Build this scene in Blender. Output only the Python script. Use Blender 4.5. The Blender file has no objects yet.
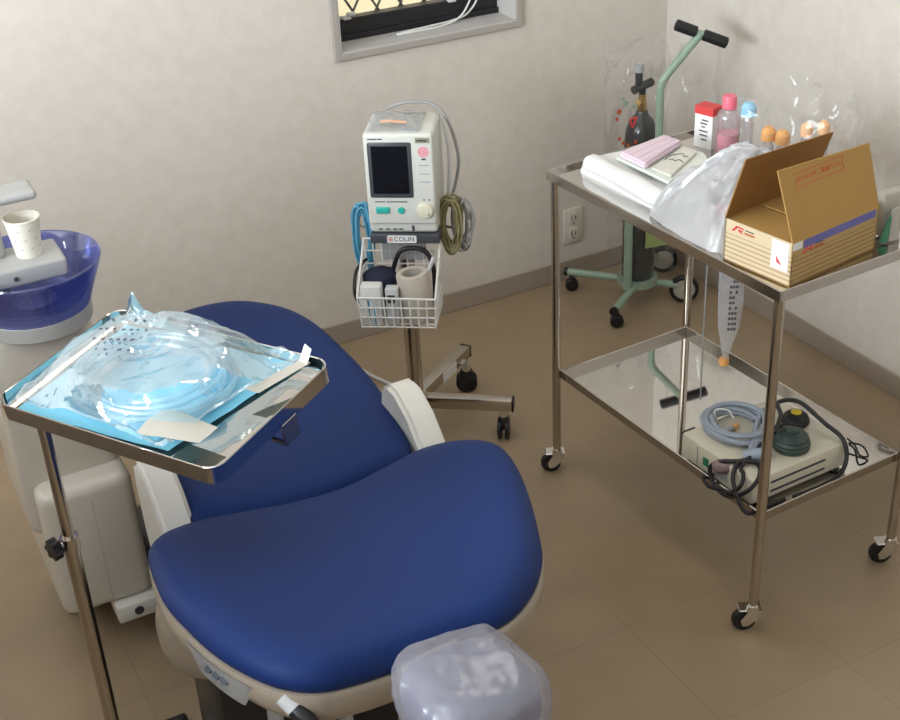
import bpy, bmesh, math, random
from mathutils import Vector, Matrix, noise
random.seed(7)
SC = bpy.context.scene
COL = SC.collection
PI = math.pi
V = Vector

# ------------------------------------------------------------------ materials
def _nodes(name):
    m = bpy.data.materials.new(name)
    m.use_nodes = True
    nt = m.node_tree
    return m, nt, nt.nodes['Principled BSDF']

def mat(name, col, rough=.5, metal=0., var=.06, scale=30., bump=0., coat=0., trans=0., ior=1.45, spec=.5, sheen=0.):
    m, nt, b = _nodes(name)
    tc = nt.nodes.new('ShaderNodeTexCoord')
    no = nt.nodes.new('ShaderNodeTexNoise'); no.inputs['Scale'].default_value = scale
    no.inputs['Detail'].default_value = 4
    nt.links.new(tc.outputs['Object'], no.inputs['Vector'])
    mx = nt.nodes.new('ShaderNodeMix'); mx.data_type = 'RGBA'
    c = list(col) + [1]
    mx.inputs[6].default_value = [max(0, x * (1 - var)) for x in c[:3]] + [1]
    mx.inputs[7].default_value = [min(1, x * (1 + var)) for x in c[:3]] + [1]
    nt.links.new(no.outputs['Fac'], mx.inputs[0])
    nt.links.new(mx.outputs[2], b.inputs['Base Color'])
    b.inputs['Roughness'].default_value = rough
    b.inputs['Metallic'].default_value = metal
    b.inputs['Coat Weight'].default_value = coat
    b.inputs['Coat Roughness'].default_value = .1
    b.inputs['Transmission Weight'].default_value = trans
    b.inputs['IOR'].default_value = ior
    b.inputs['Specular IOR Level'].default_value = spec
    b.inputs['Sheen Weight'].default_value = sheen
    if bump:
        bp = nt.nodes.new('ShaderNodeBump'); bp.inputs['Strength'].default_value = bump
        bp.inputs['Distance'].default_value = .002
        nt.links.new(no.outputs['Fac'], bp.inputs['Height'])
        nt.links.new(bp.outputs['Normal'], b.inputs['Normal'])
    return m

def film(name, tint=(1, 1, 1), rough=.08, gloss=.12, diff=0., dcol=(.8, .8, .82), bump=0., scale=40., fk=.5):
    """thin plastic film: mostly clear, shiny, optionally milky"""
    m = bpy.data.materials.new(name); m.use_nodes = True
    nt = m.node_tree; nt.nodes.clear()
    out = nt.nodes.new('ShaderNodeOutputMaterial')
    tr = nt.nodes.new('ShaderNodeBsdfTransparent'); tr.inputs[0].default_value = (*tint, 1)
    gl = nt.nodes.new('ShaderNodeBsdfGlossy'); gl.inputs['Roughness'].default_value = rough
    lw = nt.nodes.new('ShaderNodeLayerWeight'); lw.inputs['Blend'].default_value = .35
    ma = nt.nodes.new('ShaderNodeMath'); ma.operation = 'MULTIPLY_ADD'
    ma.inputs[1].default_value = fk; ma.inputs[2].default_value = gloss
    nt.links.new(lw.outputs['Fresnel'], ma.inputs[0])
    if bump:
        tc = nt.nodes.new('ShaderNodeTexCoord')
        no = nt.nodes.new('ShaderNodeTexNoise'); no.inputs['Scale'].default_value = scale
        nt.links.new(tc.outputs['Object'], no.inputs['Vector'])
        bp = nt.nodes.new('ShaderNodeBump'); bp.inputs['Strength'].default_value = bump
        bp.inputs['Distance'].default_value = .004
        nt.links.new(no.outputs['Fac'], bp.inputs['Height'])
        nt.links.new(bp.outputs['Normal'], gl.inputs['Normal'])
        nt.links.new(bp.outputs['Normal'], lw.inputs['Normal'])
    base = tr
    if diff > 0:
        df = nt.nodes.new('ShaderNodeBsdfDiffuse'); df.inputs[0].default_value = (*dcol, 1)
        tl = nt.nodes.new('ShaderNodeBsdfTranslucent'); tl.inputs[0].default_value = (*dcol, 1)
        m0 = nt.nodes.new('ShaderNodeMixShader'); m0.inputs[0].default_value = .35
        nt.links.new(df.outputs[0], m0.inputs[1]); nt.links.new(tl.outputs[0], m0.inputs[2])
        m1 = nt.nodes.new('ShaderNodeMixShader'); m1.inputs[0].default_value = diff
        nt.links.new(tr.outputs[0], m1.inputs[1]); nt.links.new(m0.outputs[0], m1.inputs[2])
        base = m1
    m2 = nt.nodes.new('ShaderNodeMixShader')
    nt.links.new(ma.outputs[0], m2.inputs[0])
    nt.links.new(base.outputs[0], m2.inputs[1]); nt.links.new(gl.outputs[0], m2.inputs[2])
    nt.links.new(m2.outputs[0], out.inputs[0])
    return m

def wallpaper(name, c1, c2):
    m, nt, b = _nodes(name)
    tc = nt.nodes.new('ShaderNodeTexCoord')
    n1 = nt.nodes.new('ShaderNodeTexNoise'); n1.inputs['Scale'].default_value = 20; n1.inputs['Detail'].default_value = 8
    n1.inputs['Roughness'].default_value = .65
    n2 = nt.nodes.new('ShaderNodeTexNoise'); n2.inputs['Scale'].default_value = 140
    r = nt.nodes.new('ShaderNodeValToRGB')
    r.color_ramp.elements[0].position = .36; r.color_ramp.elements[0].color = (*c1, 1)
    r.color_ramp.elements[1].position = .62; r.color_ramp.elements[1].color = (*c2, 1)
    bp = nt.nodes.new('ShaderNodeBump'); bp.inputs['Strength'].default_value = .12; bp.inputs['Distance'].default_value = .002
    nt.links.new(tc.outputs['Object'], n1.inputs['Vector']); nt.links.new(tc.outputs['Object'], n2.inputs['Vector'])
    nt.links.new(n1.outputs['Fac'], r.inputs['Fac']); nt.links.new(r.outputs[0], b.inputs['Base Color'])
    nt.links.new(n2.outputs['Fac'], bp.inputs['Height']); nt.links.new(bp.outputs[0], b.inputs['Normal'])
    b.inputs['Roughness'].default_value = .75
    b.inputs['Specular IOR Level'].default_value = .3
    return m

def floor_mat():
    m, nt, b = _nodes('floor_vinyl')
    tc = nt.nodes.new('ShaderNodeTexCoord')
    mp = nt.nodes.new('ShaderNodeMapping')
    mp.inputs['Location'].default_value = (-1.273, -1.798, 0)
    nt.links.new(tc.outputs['Object'], mp.inputs['Vector'])
    br = nt.nodes.new('ShaderNodeTexBrick')
    br.offset = 0; br.inputs['Scale'].default_value = 1
    br.inputs['Brick Width'].default_value = .3235; br.inputs['Row Height'].default_value = .3235
    br.inputs['Mortar Size'].default_value = .0011; br.inputs['Mortar Smooth'].default_value = .3
    br.inputs['Color1'].default_value = (.315, .236, .152, 1); br.inputs['Color2'].default_value = (.326, .245, .159, 1)
    br.inputs['Mortar'].default_value = (.25, .18, .11, 1)
    nt.links.new(mp.outputs[0], br.inputs['Vector'])
    no = nt.nodes.new('ShaderNodeTexNoise'); no.inputs['Scale'].default_value = 6; no.inputs['Detail'].default_value = 5
    nt.links.new(tc.outputs['Object'], no.inputs['Vector'])
    mx = nt.nodes.new('ShaderNodeMix'); mx.data_type = 'RGBA'; mx.blend_type = 'MULTIPLY'; mx.inputs[0].default_value = 1
    rp = nt.nodes.new('ShaderNodeValToRGB')
    rp.color_ramp.elements[0].position = .3; rp.color_ramp.elements[0].color = (.9, .9, .9, 1)
    rp.color_ramp.elements[1].position = .7; rp.color_ramp.elements[1].color = (1.04, 1.03, 1.02, 1)
    nt.links.new(no.outputs['Fac'], rp.inputs[0])
    nt.links.new(br.outputs['Color'], mx.inputs[6]); nt.links.new(rp.outputs[0], mx.inputs[7])
    nt.links.new(mx.outputs[2], b.inputs['Base Color'])
    b.inputs['Roughness'].default_value = .3
    b.inputs['Specular IOR Level'].default_value = .35
    bp = nt.nodes.new('ShaderNodeBump'); bp.inputs['Strength'].default_value = .04; bp.inputs['Distance'].default_value = .004
    nt.links.new(no.outputs['Fac'], bp.inputs['Height']); nt.links.new(bp.outputs[0], b.inputs['Normal'])
    return m

def stripe_mat(name, base, line, z0, z1, period, duty=.3):
    """kraft board with printed horizontal lines between heights z0 and z1 (object space)"""
    m, nt, b = _nodes(name)
    tc = nt.nodes.new('ShaderNodeTexCoord'); sp = nt.nodes.new('ShaderNodeSeparateXYZ')
    nt.links.new(tc.outputs['Object'], sp.inputs[0])
    def M(op, a, bb=None):
        n = nt.nodes.new('ShaderNodeMath'); n.operation = op
        for i, x in enumerate((a, bb)):
            if x is None: continue
            if isinstance(x, (int, float)): n.inputs[i].default_value = x
            else: nt.links.new(x, n.inputs[i])
        return n.outputs[0]
    z = sp.outputs['Z']
    fr = M('FRACT', M('DIVIDE', M('SUBTRACT', z, z0), period))
    s = M('MULTIPLY', M('LESS_THAN', fr, duty), M('MULTIPLY', M('GREATER_THAN', z, z0), M('LESS_THAN', z, z1)))
    mx = nt.nodes.new('ShaderNodeMix'); mx.data_type = 'RGBA'
    mx.inputs[6].default_value = (*base, 1); mx.inputs[7].default_value = (*line, 1)
    nt.links.new(s, mx.inputs[0]); nt.links.new(mx.outputs[2], b.inputs['Base Color'])
    b.inputs['Roughness'].default_value = .7
    return m

M = {}
M['wall'] = wallpaper('wallpaper_beige', (.60, .555, .495), (.645, .60, .54))
M['ceil'] = mat('ceiling_white', (.75, .74, .71), .9, var=.02)
M['floor'] = floor_mat()
M['base'] = mat('baseboard_vinyl', (.33, .275, .22), .45, var=.05, scale=20)
M['frame'] = mat('window_frame', (.38, .35, .32), .5, var=.03)
M['sill'] = mat('window_reveal', (.52, .50, .48), .5, var=.03)
M['sash'] = mat('black_sash', (.012, .012, .014), .35, var=.1)
M['glass'] = film('window_glass', (.97, .98, .97), .01, .04)
M['steel'] = mat('stainless_brushed', (.54, .49, .43), .2, 1., var=.05, scale=60)
M['mirror'] = mat('stainless_polished', (.62, .60, .57), .03, 1., var=.02, scale=10)
M['rimst'] = mat('stainless_rim', (.44, .41, .38), .12, 1., var=.04)
M['chrome'] = mat('chrome', (.78, .77, .75), .1, 1., var=.02)
M['rubber'] = mat('black_rubber', (.012, .012, .013), .45, var=.15)
M['blackp'] = mat('black_plastic', (.015, .015, .017), .3, var=.1)
M['blue'] = mat('blue_vinyl', (.0085, .026, .118), .55, var=.05, scale=300, bump=.04, spec=.18)
M['cream'] = mat('cream_plastic', (.62, .585, .52), .3, var=.02, coat=.25)
M['white'] = mat('white_plastic', (.72, .705, .66), .28, var=.02, coat=.25)
M['beige'] = mat('beige_shell', (.32, .27, .215), .35, var=.03, coat=.15)
M['spgrey'] = mat('unit_grey', (.40, .40, .39), .35, var=.02)
M['panel'] = mat('grey_panel', (.55, .55, .56), .4, var=.02)
M['btn'] = mat('dark_button', (.05, .06, .08), .35)
M['greyp'] = mat('grey_plastic', (.33, .33, .33), .4, var=.04)
M['hrest'] = mat('headrest_vinyl', (.19, .195, .25), .55)
M['lgrey'] = mat('light_grey_plastic', (.55, .56, .57), .35, var=.03)
M['monitor'] = mat('monitor_case', (.63, .64, .59), .38, var=.02)
M['screen'] = mat('dark_screen', (.008, .008, .009), .08, var=.1)
M['bez'] = mat('screen_bezel', (.06, .065, .075), .35)
M['teal'] = mat('teal_button', (.03, .42, .36), .35)
M['dial'] = mat('cream_dial', (.66, .64, .50), .35)
M['olive'] = mat('olive_label', (.30, .29, .19), .5)
M['pinkst'] = mat('pink_sticker', (.72, .33, .37), .5, var=.25, scale=150)
M['orangelab'] = mat('orange_label', (.82, .50, .33), .5)
M['ink'] = mat('dark_ink', (.05, .05, .07), .6)
M['bluegrey'] = mat('blue_grey', (.32, .38, .46), .4)
M['navy'] = mat('navy_cloth', (.010, .013, .035), .8)
M['wire'] = mat('white_wire', (.74, .73, .70), .35)
M['paper'] = mat('white_paper', (.66, .66, .65), .7, var=.03)
M['label'] = mat('white_label', (.74, .74, .73), .5, var=.01)
M['rollb'] = mat('beige_roll', (.52, .47, .40), .7)
M['cyan'] = mat('blue_cable', (.10, .36, .53), .45, var=.15)
M['olivec'] = mat('olive_cable', (.25, .22, .11), .45, var=.25)
M['greyc'] = mat('grey_cable', (.27, .27, .26), .45, var=.1)
M['hose'] = mat('grey_hose', (.30, .34, .40), .4, var=.08)
M['greengrey'] = mat('green_paint', (.27, .37, .285), .35, var=.06, coat=.2)
M['green'] = mat('leaf_green', (.02, .17, .08), .5)
M['lime'] = mat('lime_plate', (.30, .38, .13), .5)
M['tank'] = mat('black_cylinder', (.015, .016, .017), .25, var=.2, coat=.5)
M['brass'] = mat('brass', (.48, .33, .12), .3, 1., var=.1)
M['red'] = mat('red_print', (.62, .05, .05), .5)
M['pink'] = mat('pink_plastic', (.78, .16, .22), .4)
M['pinkliq'] = mat('pink_liquid', (.80, .28, .36), .15, var=.05)
M['bottle'] = film('clear_bottle', (.93, .90, .92), .1, .12, .18, (.8, .76, .78))
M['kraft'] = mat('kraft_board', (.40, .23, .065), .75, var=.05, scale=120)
M['kraftshade'] = mat('kraft_inside_shaded', (.30, .15, .04), .8, var=.05, scale=120)  # darker kraft, shade on the back flap's inner face put into the colour
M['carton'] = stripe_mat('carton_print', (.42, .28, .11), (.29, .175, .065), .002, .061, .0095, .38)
M['cartonlit'] = stripe_mat('carton_print_lit', (.62, .50, .32), (.42, .30, .16), .002, .061, .0095, .34)  # paler copy of the carton print, light on the left side painted in
M['bluepr'] = mat('blue_print', (.13, .125, .36), .6)
M['rust'] = mat('rust_print', (.48, .085, .03), .6)
M['towel'] = mat('white_towel', (.68, .68, .67), .9, var=.03, scale=200, bump=.5, sheen=.3)
M['mask'] = mat('pink_mask', (.72, .58, .66), .8, var=.03)
M['packpr'] = mat('pack_print', (.66, .65, .58), .45, var=.14, scale=60)
M['packgr'] = mat('pack_green', (.68, .73, .66), .4)
M['milky'] = film('milky_film', (.97, .975, .985), .25, .06, .5, (.82, .83, .86), bump=.3, scale=50)
M['clear'] = film('clear_film', (.995, .995, .995), .06, .015, .03, (.9, .9, .9), bump=.3, scale=30, fk=.16)
M['cover'] = film('cover_film', (.95, .95, .98), .25, .06, .40, (.40, .40, .47), bump=.3, scale=18, fk=.3)
M['pack'] = film('pack_film', (.95, .985, 1.), .12, .05, .20, (.34, .74, .92), bump=.7, scale=38, fk=.45)
M['sheet'] = mat('light_blue_sheet', (.20, .53, .68), .6, var=.08, scale=12)
M['tube'] = film('clear_tube', (.90, .97, 1.), .12, .07, .35, (.58, .84, .95), fk=.35)
M['tape'] = mat('cream_tape', (.42, .395, .34), .6, var=.04)
M['orange'] = mat('orange_cap', (.70, .34, .10), .4)
M['peach'] = mat('peach_cap', (.72, .42, .22), .45)
M['ltblue'] = mat('light_blue_cap', (.28, .55, .74), .4)
M['bowl'] = None
M['cup'] = mat('paper_cup', (.80, .76, .66), .6, var=.02)
M['cuppr'] = mat('cup_print', (.33, .42, .40), .6)
M['rgreen'] = mat('dark_green_rubber', (.035, .055, .048), .4, var=.2)
M['yellow'] = mat('yellow_cap', (.72, .55, .04), .4)
M['mauve'] = mat('mauve_plug', (.24, .16, .17), .35)
M['device'] = mat('device_case', (.62, .58, .47), .4, var=.03)
M['outlet'] = mat('outlet_plate', (.63, .60, .52), .35)
M['extwall'] = mat('exterior_cream', (.82, .72, .50), .8, var=.03)
M['aluminium'] = mat('lattice_metal', (.05, .05, .055), .4, var=.1)
def bowl_mat():
    m = film('blue_bowl', (.52, .57, .90), .06, .09, .19, (.15, .18, .55))
    return m
M['bowl'] = bowl_mat()

# ------------------------------------------------------------------ builders
def root_of(o):
    while o.parent: o = o.parent
    return o

def obj(name, bm, m, parent=None, xf=None, smooth=.6):
    """link bmesh (given in world coordinates, after xf) as one mesh object"""
    if xf is not None: bm.transform(xf)
    if parent is not None:
        bm.transform(root_of(parent).matrix_basis.inverted())
    bmesh.ops.recalc_face_normals(bm, faces=bm.faces[:])
    me = bpy.data.meshes.new(name); bm.to_mesh(me); bm.free()
    if isinstance(m, (list, tuple)):
        for k in m: me.materials.append(k)
    else: me.materials.append(m)
    if smooth:
        me.shade_smooth(); me.set_sharp_from_angle(angle=smooth)
    o = bpy.data.objects.new(name, me); COL.objects.link(o)
    if parent is not None: o.parent = parent
    return o

def tag(o, label, cat, group=None):
    o['label'] = label; o['category'] = cat
    if group: o['group'] = group
    return o

def thing(name, label, cat, loc=(0, 0, 0), rz=0, group=None):
    o = bpy.data.objects.new(name, None); COL.objects.link(o)
    o.empty_display_size = .05
    o.location = loc; o.rotation_euler = (0, 0, rz)
    o.matrix_basis = Matrix.Translation(loc) @ Matrix.Rotation(rz, 4, 'Z')
    return tag(o, label, cat, group)

def single(name, bm, m, label, cat, loc, group=None, xf=None, smooth=.6):
    """a thing that is one mesh, with its origin at its base"""
    if xf is not None: bm.transform(xf)
    bm.transform(Matrix.Translation(-V(loc)))
    o = obj(name, bm, m, None, None, smooth)
    o.location = loc; o.matrix_basis = Matrix.Translation(loc)
    return tag(o, label, cat, group)

def struct(name, bm, m, smooth=0):
    o = obj(name, bm, m, None, None, smooth); o['kind'] = 'structure'; return o

def B(): return bmesh.new()

def box(bm, lo, hi, bev=0., seg=2, xf=None):
    t = bmesh.new()
    r = bmesh.ops.create_cube(t, size=1)
    lo, hi = V(lo), V(hi)
    c = (lo + hi) / 2; s = hi - lo
    for v in t.verts: v.co = V((v.co.x * s.x, v.co.y * s.y, v.co.z * s.z)) + c
    if bev: bmesh.ops.bevel(t, geom=t.edges[:], offset=bev, segments=seg, affect='EDGES', profile=.5)
    return join(bm, t, xf)

def join(bm, t, xf=None):
    if xf is not None: t.transform(xf)
    mp = {v: bm.verts.new(v.co) for v in t.verts}
    for f in t.faces:
        try:
            n = bm.faces.new([mp[v] for v in f.verts]); n.material_index = f.material_index
        except ValueError: pass
    t.free(); return bm

def catmull(pts, n, closed=False):
    P = [V(p) for p in pts]; out = []; N = len(P)
    segs = N if closed else N - 1
    for i in range(segs):
        if closed: a, b, c, d = P[(i - 1) % N], P[i], P[(i + 1) % N], P[(i + 2) % N]
        else: a, b, c, d = P[max(i - 1, 0)], P[i], P[i + 1], P[min(i + 2, N - 1)]
        for k in range(n):
            t = k / n
            out.append(.5 * ((2 * b) + (c - a) * t + (2 * a - 5 * b + 4 * c - d) * t * t + (3 * b - a - 3 * c + d) * t ** 3))
    if not closed: out.append(P[-1])
    return out

def tube(bm, pts, r, n=10, closed=False, cap=True):
    P = [V(p) for p in pts]; N = len(P)
    rs = r if isinstance(r, (list, tuple)) else [r] * N
    up = None; rings = []
    for i in range(N):
        if closed: t = P[(i + 1) % N] - P[i - 1]
        else: t = P[min(i + 1, N - 1)] - P[max(i - 1, 0)]
        if t.length < 1e-9: t = V((0, 0, 1))
        t.normalize()
        if up is None:
            up = t.orthogonal().normalized()
        else:
            up = up - t * up.dot(t)
            if up.length < 1e-6: up = t.orthogonal()
            up.normalize()
        s = t.cross(up)
        rings.append([bm.verts.new(P[i] + (up * math.cos(a) + s * math.sin(a)) * rs[i]) for a in [2 * PI * k / n for k in range(n)]])
    for i in range(N if closed else N - 1):
        a, b = rings[i], rings[(i + 1) % N]
        off = 0
        if closed and i == N - 1:   # twist correction
            best = min(range(n), key=lambda o: (a[0].co - b[o].co).length); off = best
        for k in range(n):
            bm.faces.new((a[k], a[(k + 1) % n], b[(k + 1 + off) % n], b[(k + off) % n]))
    if cap and not closed:
        bm.faces.new(rings[0][::-1]); bm.faces.new(rings[-1])
    return bm

def cyl(bm, a, b, r, r2=None, n=20):
    return tube(bm, [a, b], [r, r if r2 is None else r2], n)

def lathe(bm, prof, c=(0, 0, 0), n=32, xf=None):
    """prof: list of (radius, z)"""
    t = bmesh.new(); rings = []
    for r, z in prof:
        if r < 1e-6: rings.append([t.verts.new((0, 0, z))])
        else: rings.append([t.verts.new((r * math.cos(2 * PI * k / n), r * math.sin(2 * PI * k / n), z)) for k in range(n)])
    for a, b in zip(rings, rings[1:]):
        for k in range(n):
            k2 = (k + 1) % n
            if len(a) == 1 and len(b) == 1: continue
            if len(a) == 1: t.faces.new((a[0], b[k2], b[k]))
            elif len(b) == 1: t.faces.new((a[k], a[k2], b[0]))
            else: t.faces.new((a[k], a[k2], b[k2], b[k]))
    t.transform(Matrix.Translation(c))
    return join(bm, t, xf)

def prism(bm, poly, vec):
    """poly: 3D points, extruded by vec"""
    vec = V(vec)
    a = [bm.verts.new(V(p)) for p in poly]; b = [bm.verts.new(V(p) + vec) for p in poly]
    n = len(poly)
    bm.faces.new(a[::-1]); bm.faces.new(b)
    for i in range(n): bm.faces.new((a[i], a[(i + 1) % n], b[(i + 1) % n], b[i]))
    return bm

def grid(bm, nu, nv, fn, closed_u=False):
    vs = [[bm.verts.new(V(fn(i / (nu if closed_u else nu - 1), j / (nv - 1)))) for j in range(nv)] for i in range(nu)]
    for i in range(nu if closed_u else nu - 1):
        for j in range(nv - 1):
            k = (i + 1) % nu
            bm.faces.new((vs[i][j], vs[k][j], vs[k][j + 1], vs[i][j + 1]))
    return vs

def slab(bm, quad, nrm, th):
    """thin plate on a quad (4 points), thickness th along nrm"""
    return prism(bm, quad, V(nrm).normalized() * th)

def nz(p, s=1., seed=0.):
    return noise.noise(V(p) * s + V((seed, seed * 1.7, -seed)))

def text_mesh(name, s, size, m, parent, xf, ext=.0002):
    cu = bpy.data.curves.new(name, 'FONT'); cu.body = s; cu.size = size; cu.extrude = ext
    cu.align_x = 'CENTER'; cu.align_y = 'CENTER'
    t = bpy.data.objects.new(name + '_tmp', cu); COL.objects.link(t)
    dg = bpy.context.evaluated_depsgraph_get()
    me = bpy.data.meshes.new_from_object(t.evaluated_get(dg))
    bpy.data.objects.remove(t); bpy.data.curves.remove(cu)
    b = bmesh.new(); b.from_mesh(me); bpy.data.meshes.remove(me)
    return obj(name, b, m, parent, xf, 0)

def frame_xf(o, x, y, z):
    m = Matrix.Identity(4)
    for i, a in enumerate((V(x).normalized(), V(y).normalized(), V(z).normalized(), V(o))):
        m[0][i], m[1][i], m[2][i] = a.x, a.y, a.z
    return m

# ------------------------------------------------------------------ the room
XR, YB, ZC, XL, YF = 2.4263, 3.3015, 2.45, -1.9, -1.5
W1 = (1.334, 1.886, .882, 1.75)          # opening of the small back window: x0,x1,z0,z1
WT = .12
bm = B(); box(bm, (XL - .12, YF - .12, -.1), (XR + .12, YB + WT, 0)); struct('floor', bm, M['floor'])
bm = B(); box(bm, (XL - .12, YF - .12, ZC), (XR + .12, YB + WT, ZC + .1)); struct('ceiling', bm, M['ceil'])
bm = B()
box(bm, (XL - .12, YB, 0), (W1[0], YB + WT, ZC)); box(bm, (W1[1], YB, 0), (XR + .12, YB + WT, ZC))
box(bm, (W1[0], YB, 0), (W1[1], YB + WT, W1[2])); box(bm, (W1[0], YB, W1[3]), (W1[1], YB + WT, ZC))
struct('wall_back', bm, M['wall'])
bm = B(); box(bm, (XR, YF - .12, 0), (XR + .12, YB, ZC)); struct('wall_right', bm, M['wall'])
bm = B(); box(bm, (XL - .12, YF - .12, 0), (XR, YF, ZC)); struct('wall_front', bm, M['wall'])
W2 = (.1, 2.3, 1.0, 2.15)                 # daylight window in the left wall: y0,y1,z0,z1
bm = B()
box(bm, (XL - .12, YF, 0), (XL, W2[0], ZC)); box(bm, (XL - .12, W2[1], 0), (XL, YB, ZC))
box(bm, (XL - .12, W2[0], 0), (XL, W2[1], W2[2])); box(bm, (XL - .12, W2[0], W2[3]), (XL, W2[1], ZC))
struct('wall_left', bm, M['wall'])
bm = B(); box(bm, (-.62, -.2, 0), (-.52, 2.6, 1.15)); struct('shade_blocker', bm, M['base'])  # low slab added out of view to keep daylight off the left floor
BH = .0674
bm = B(); box(bm, (XL, YB - .006, 0), (XR, YB, BH), .002, 1); struct('baseboard_back', bm, M['base'])
bm = B(); box(bm, (XR - .006, YF, 0), (XR, YB - .006, BH), .002, 1); struct('baseboard_right', bm, M['base'])

# back window: trim, reveal, sash, lattice, pane
w = bpy.data.objects.new('window_1', None); COL.objects.link(w)
w.location = (1.61, YB, W1[2]); w.matrix_basis = Matrix.Translation((1.61, YB, W1[2])); w['kind'] = 'structure'
bm = B(); f = .02
x0, x1, z0, z1 = W1
for lo, hi in (((x0 - f, z0 - f), (x0, z1 + f)), ((x1, z0 - f), (x1 + f, z1 + f)), ((x0, z0 - f), (x1, z0)), ((x0, z1), (x1, z1 + f))):
    box(bm, (lo[0], YB - .012, lo[1]), (hi[0], YB + .0, hi[1]), .002, 1)
obj('window_frame', bm, M['frame'], w)
bm = B()
t = .003
box(bm, (x0, YB - .01, z0 - .001), (x1, YB + WT, z0 + t)); box(bm, (x0 - .001, YB - .01, z0), (x0 + t, YB + WT, z1))
box(bm, (x1 - t, YB - .01, z0), (x1 + .001, YB + WT, z1)); box(bm, (x0, YB - .01, z1 - t), (x1, YB + WT, z1))
obj('window_reveal', bm, M['sill'], w)
SY = YB + .095
bm = B()
box(bm, (x0 + t, SY, z0 + t), (x1 - t, SY + .04, z0 + .062), .003, 1)
box(bm, (x0 + t, SY + .005, z0 + .06), (x0 + .012, SY + .04, z1 - t)); box(bm, (x1 - .035, SY + .005, z0 + .06), (x1 - t, SY + .04, z1 - t))
box(bm, (x0 + .012, SY + .005, z1 - .05), (x1 - .035, SY + .04, z1 - t))
box(bm, (x0 + t, SY - .008, z0 + t), (x1 - t, SY, z0 + .02), .002, 1)
obj('window_sash', bm, M['sash'], w)
bm = B(); box(bm, (x0 + .012, SY + .02, z0 + .06), (x1 - .035, SY + .024, z1 - .05)); obj('window_pane', bm, M['glass'], w)
bm = B()
d = .075; yy = SY + .055
def clipseg(p, q):
    (xa, za), (xb, zb) = p, q
    lo, hi = 0., 1.
    for a, b2, mn, mx_ in ((xa, xb - xa, x0 + .005, x1 - .005), (za, zb - za, z0 + .03, z1 - .01)):
        if abs(b2) < 1e-9: continue
        t0, t1 = (mn - a) / b2, (mx_ - a) / b2
        if t0 > t1: t0, t1 = t1, t0
        lo, hi = max(lo, t0), min(hi, t1)
    return None if lo >= hi else ((xa + (xb - xa) * lo, za + (zb - za) * lo), (xa + (xb - xa) * hi, za + (zb - za) * hi))
for k in range(-16, 18):
    for sg in (1, -1):
        s = clipseg((x0 + k * d, z0), (x0 + k * d + sg * .6, z0 + 1.0))
        if s: cyl(bm, (s[0][0], yy + (.004 if sg > 0 else 0), s[0][1]), (s[1][0], yy + (.004 if sg > 0 else 0), s[1][1]), .0035, n=6)
obj('window_lattice', bm, M['aluminium'], w)
bm = B()
for xx, zz in ((1.40, .066), (1.415, .075), (1.73, .062)):
    box(bm, (xx - .012, SY - .012, z0 + zz - .004), (xx + .012, SY + .006, z0 + zz + .004), .002, 1)
obj('window_latch', bm, M['lgrey'], w)
# white cable lying on the sill, rising along the sash
bm = B()
zs_ = z0 + .006
pts = catmull([(1.802, SY - .022, 1.10), (1.80, SY - .022, .99), (1.775, SY - .024, .935), (1.74, SY - .03, .900), (1.68, SY - .040, zs_), (1.60, SY - .046, zs_), (1.545, SY - .046, zs_), (1.535, SY - .040, zs_), (1.56, SY - .034, zs_),
               (1.64, SY - .032, zs_ + .003), (1.72, SY - .022, zs_ + .004), (1.775, SY - .018, .905), (1.812, SY - .018, .96), (1.822, SY - .018, 1.10)], 8)
tube(bm, pts, .0028, 8)
single('cable', bm, M['wire'], 'thin white cable looped on the sill of the barred window', 'cable', (1.60, SY - .04, z0 + t))

# daylight window left of the picture
w2 = bpy.data.objects.new('window_2', None); COL.objects.link(w2)
w2.location = (XL, 1.2, W2[2]); w2.matrix_basis = Matrix.Translation((XL, 1.2, W2[2])); w2['kind'] = 'structure'
bm = B(); y0, y1, z0b, z1b = W2
for lo, hi in (((y0 - .03, z0b - .03), (y0, z1b + .03)), ((y1, z0b - .03), (y1 + .03, z1b + .03)), ((y0, z0b - .03), (y1, z0b)), ((y0, z1b), (y1, z1b + .03)), (((y0 + y1) / 2 - .03, z0b), ((y0 + y1) / 2 + .03, z1b))):
    box(bm, (XL - .06, lo[0], lo[1]), (XL + .015, hi[0], hi[1]))
obj('window_frame', bm, M['frame'], w2)

# outside ground and facing house wall seen through the lattice
bm = B(); box(bm, (-4, YB + WT + .02, -.6), (8, 12, -.5)); struct('ground_outside', bm, M['extwall'])
bm = B(); box(bm, (-4, 6.2, -.5), (8, 6.4, 3.5)); struct('wall_outside', bm, M['extwall'])

# wall outlet
o = thing('wall_outlet', 'cream double power outlet on the wall behind the trolley', 'outlet', (2.081, YB, .188))
bm = B(); box(bm, (2.046, YB - .008, .128), (2.116, YB, .248), .003); obj('cover_plate', bm, M['outlet'], o)
for zc in (.215, .161):
    bm = B(); box(bm, (2.066, YB - .0105, zc - .019), (2.096, YB - .007, zc + .019), .0012, 1); so = obj('socket', bm, M['outlet'], o)
    bm = B()
    for dx in (-.007, .007): box(bm, (2.081 + dx - .0014, YB - .0112, zc - .007), (2.081 + dx + .0014, YB - .0100, zc + .007))
    box(bm, (2.0785, YB - .0112, zc - .016), (2.0835, YB - .0100, zc - .012))
    obj('slot', bm, M['ink'], so)

# ceiling fluorescent fixture
o = thing('ceiling_light', 'long white fluorescent ceiling light above the floor between chair and trolley', 'ceiling light', (1.1, 2.15, ZC))
bm = B(); box(bm, (.9, 1.45, ZC - .05), (1.3, 2.85, ZC), .01); obj('housing', bm, M['white'], o)

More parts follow.
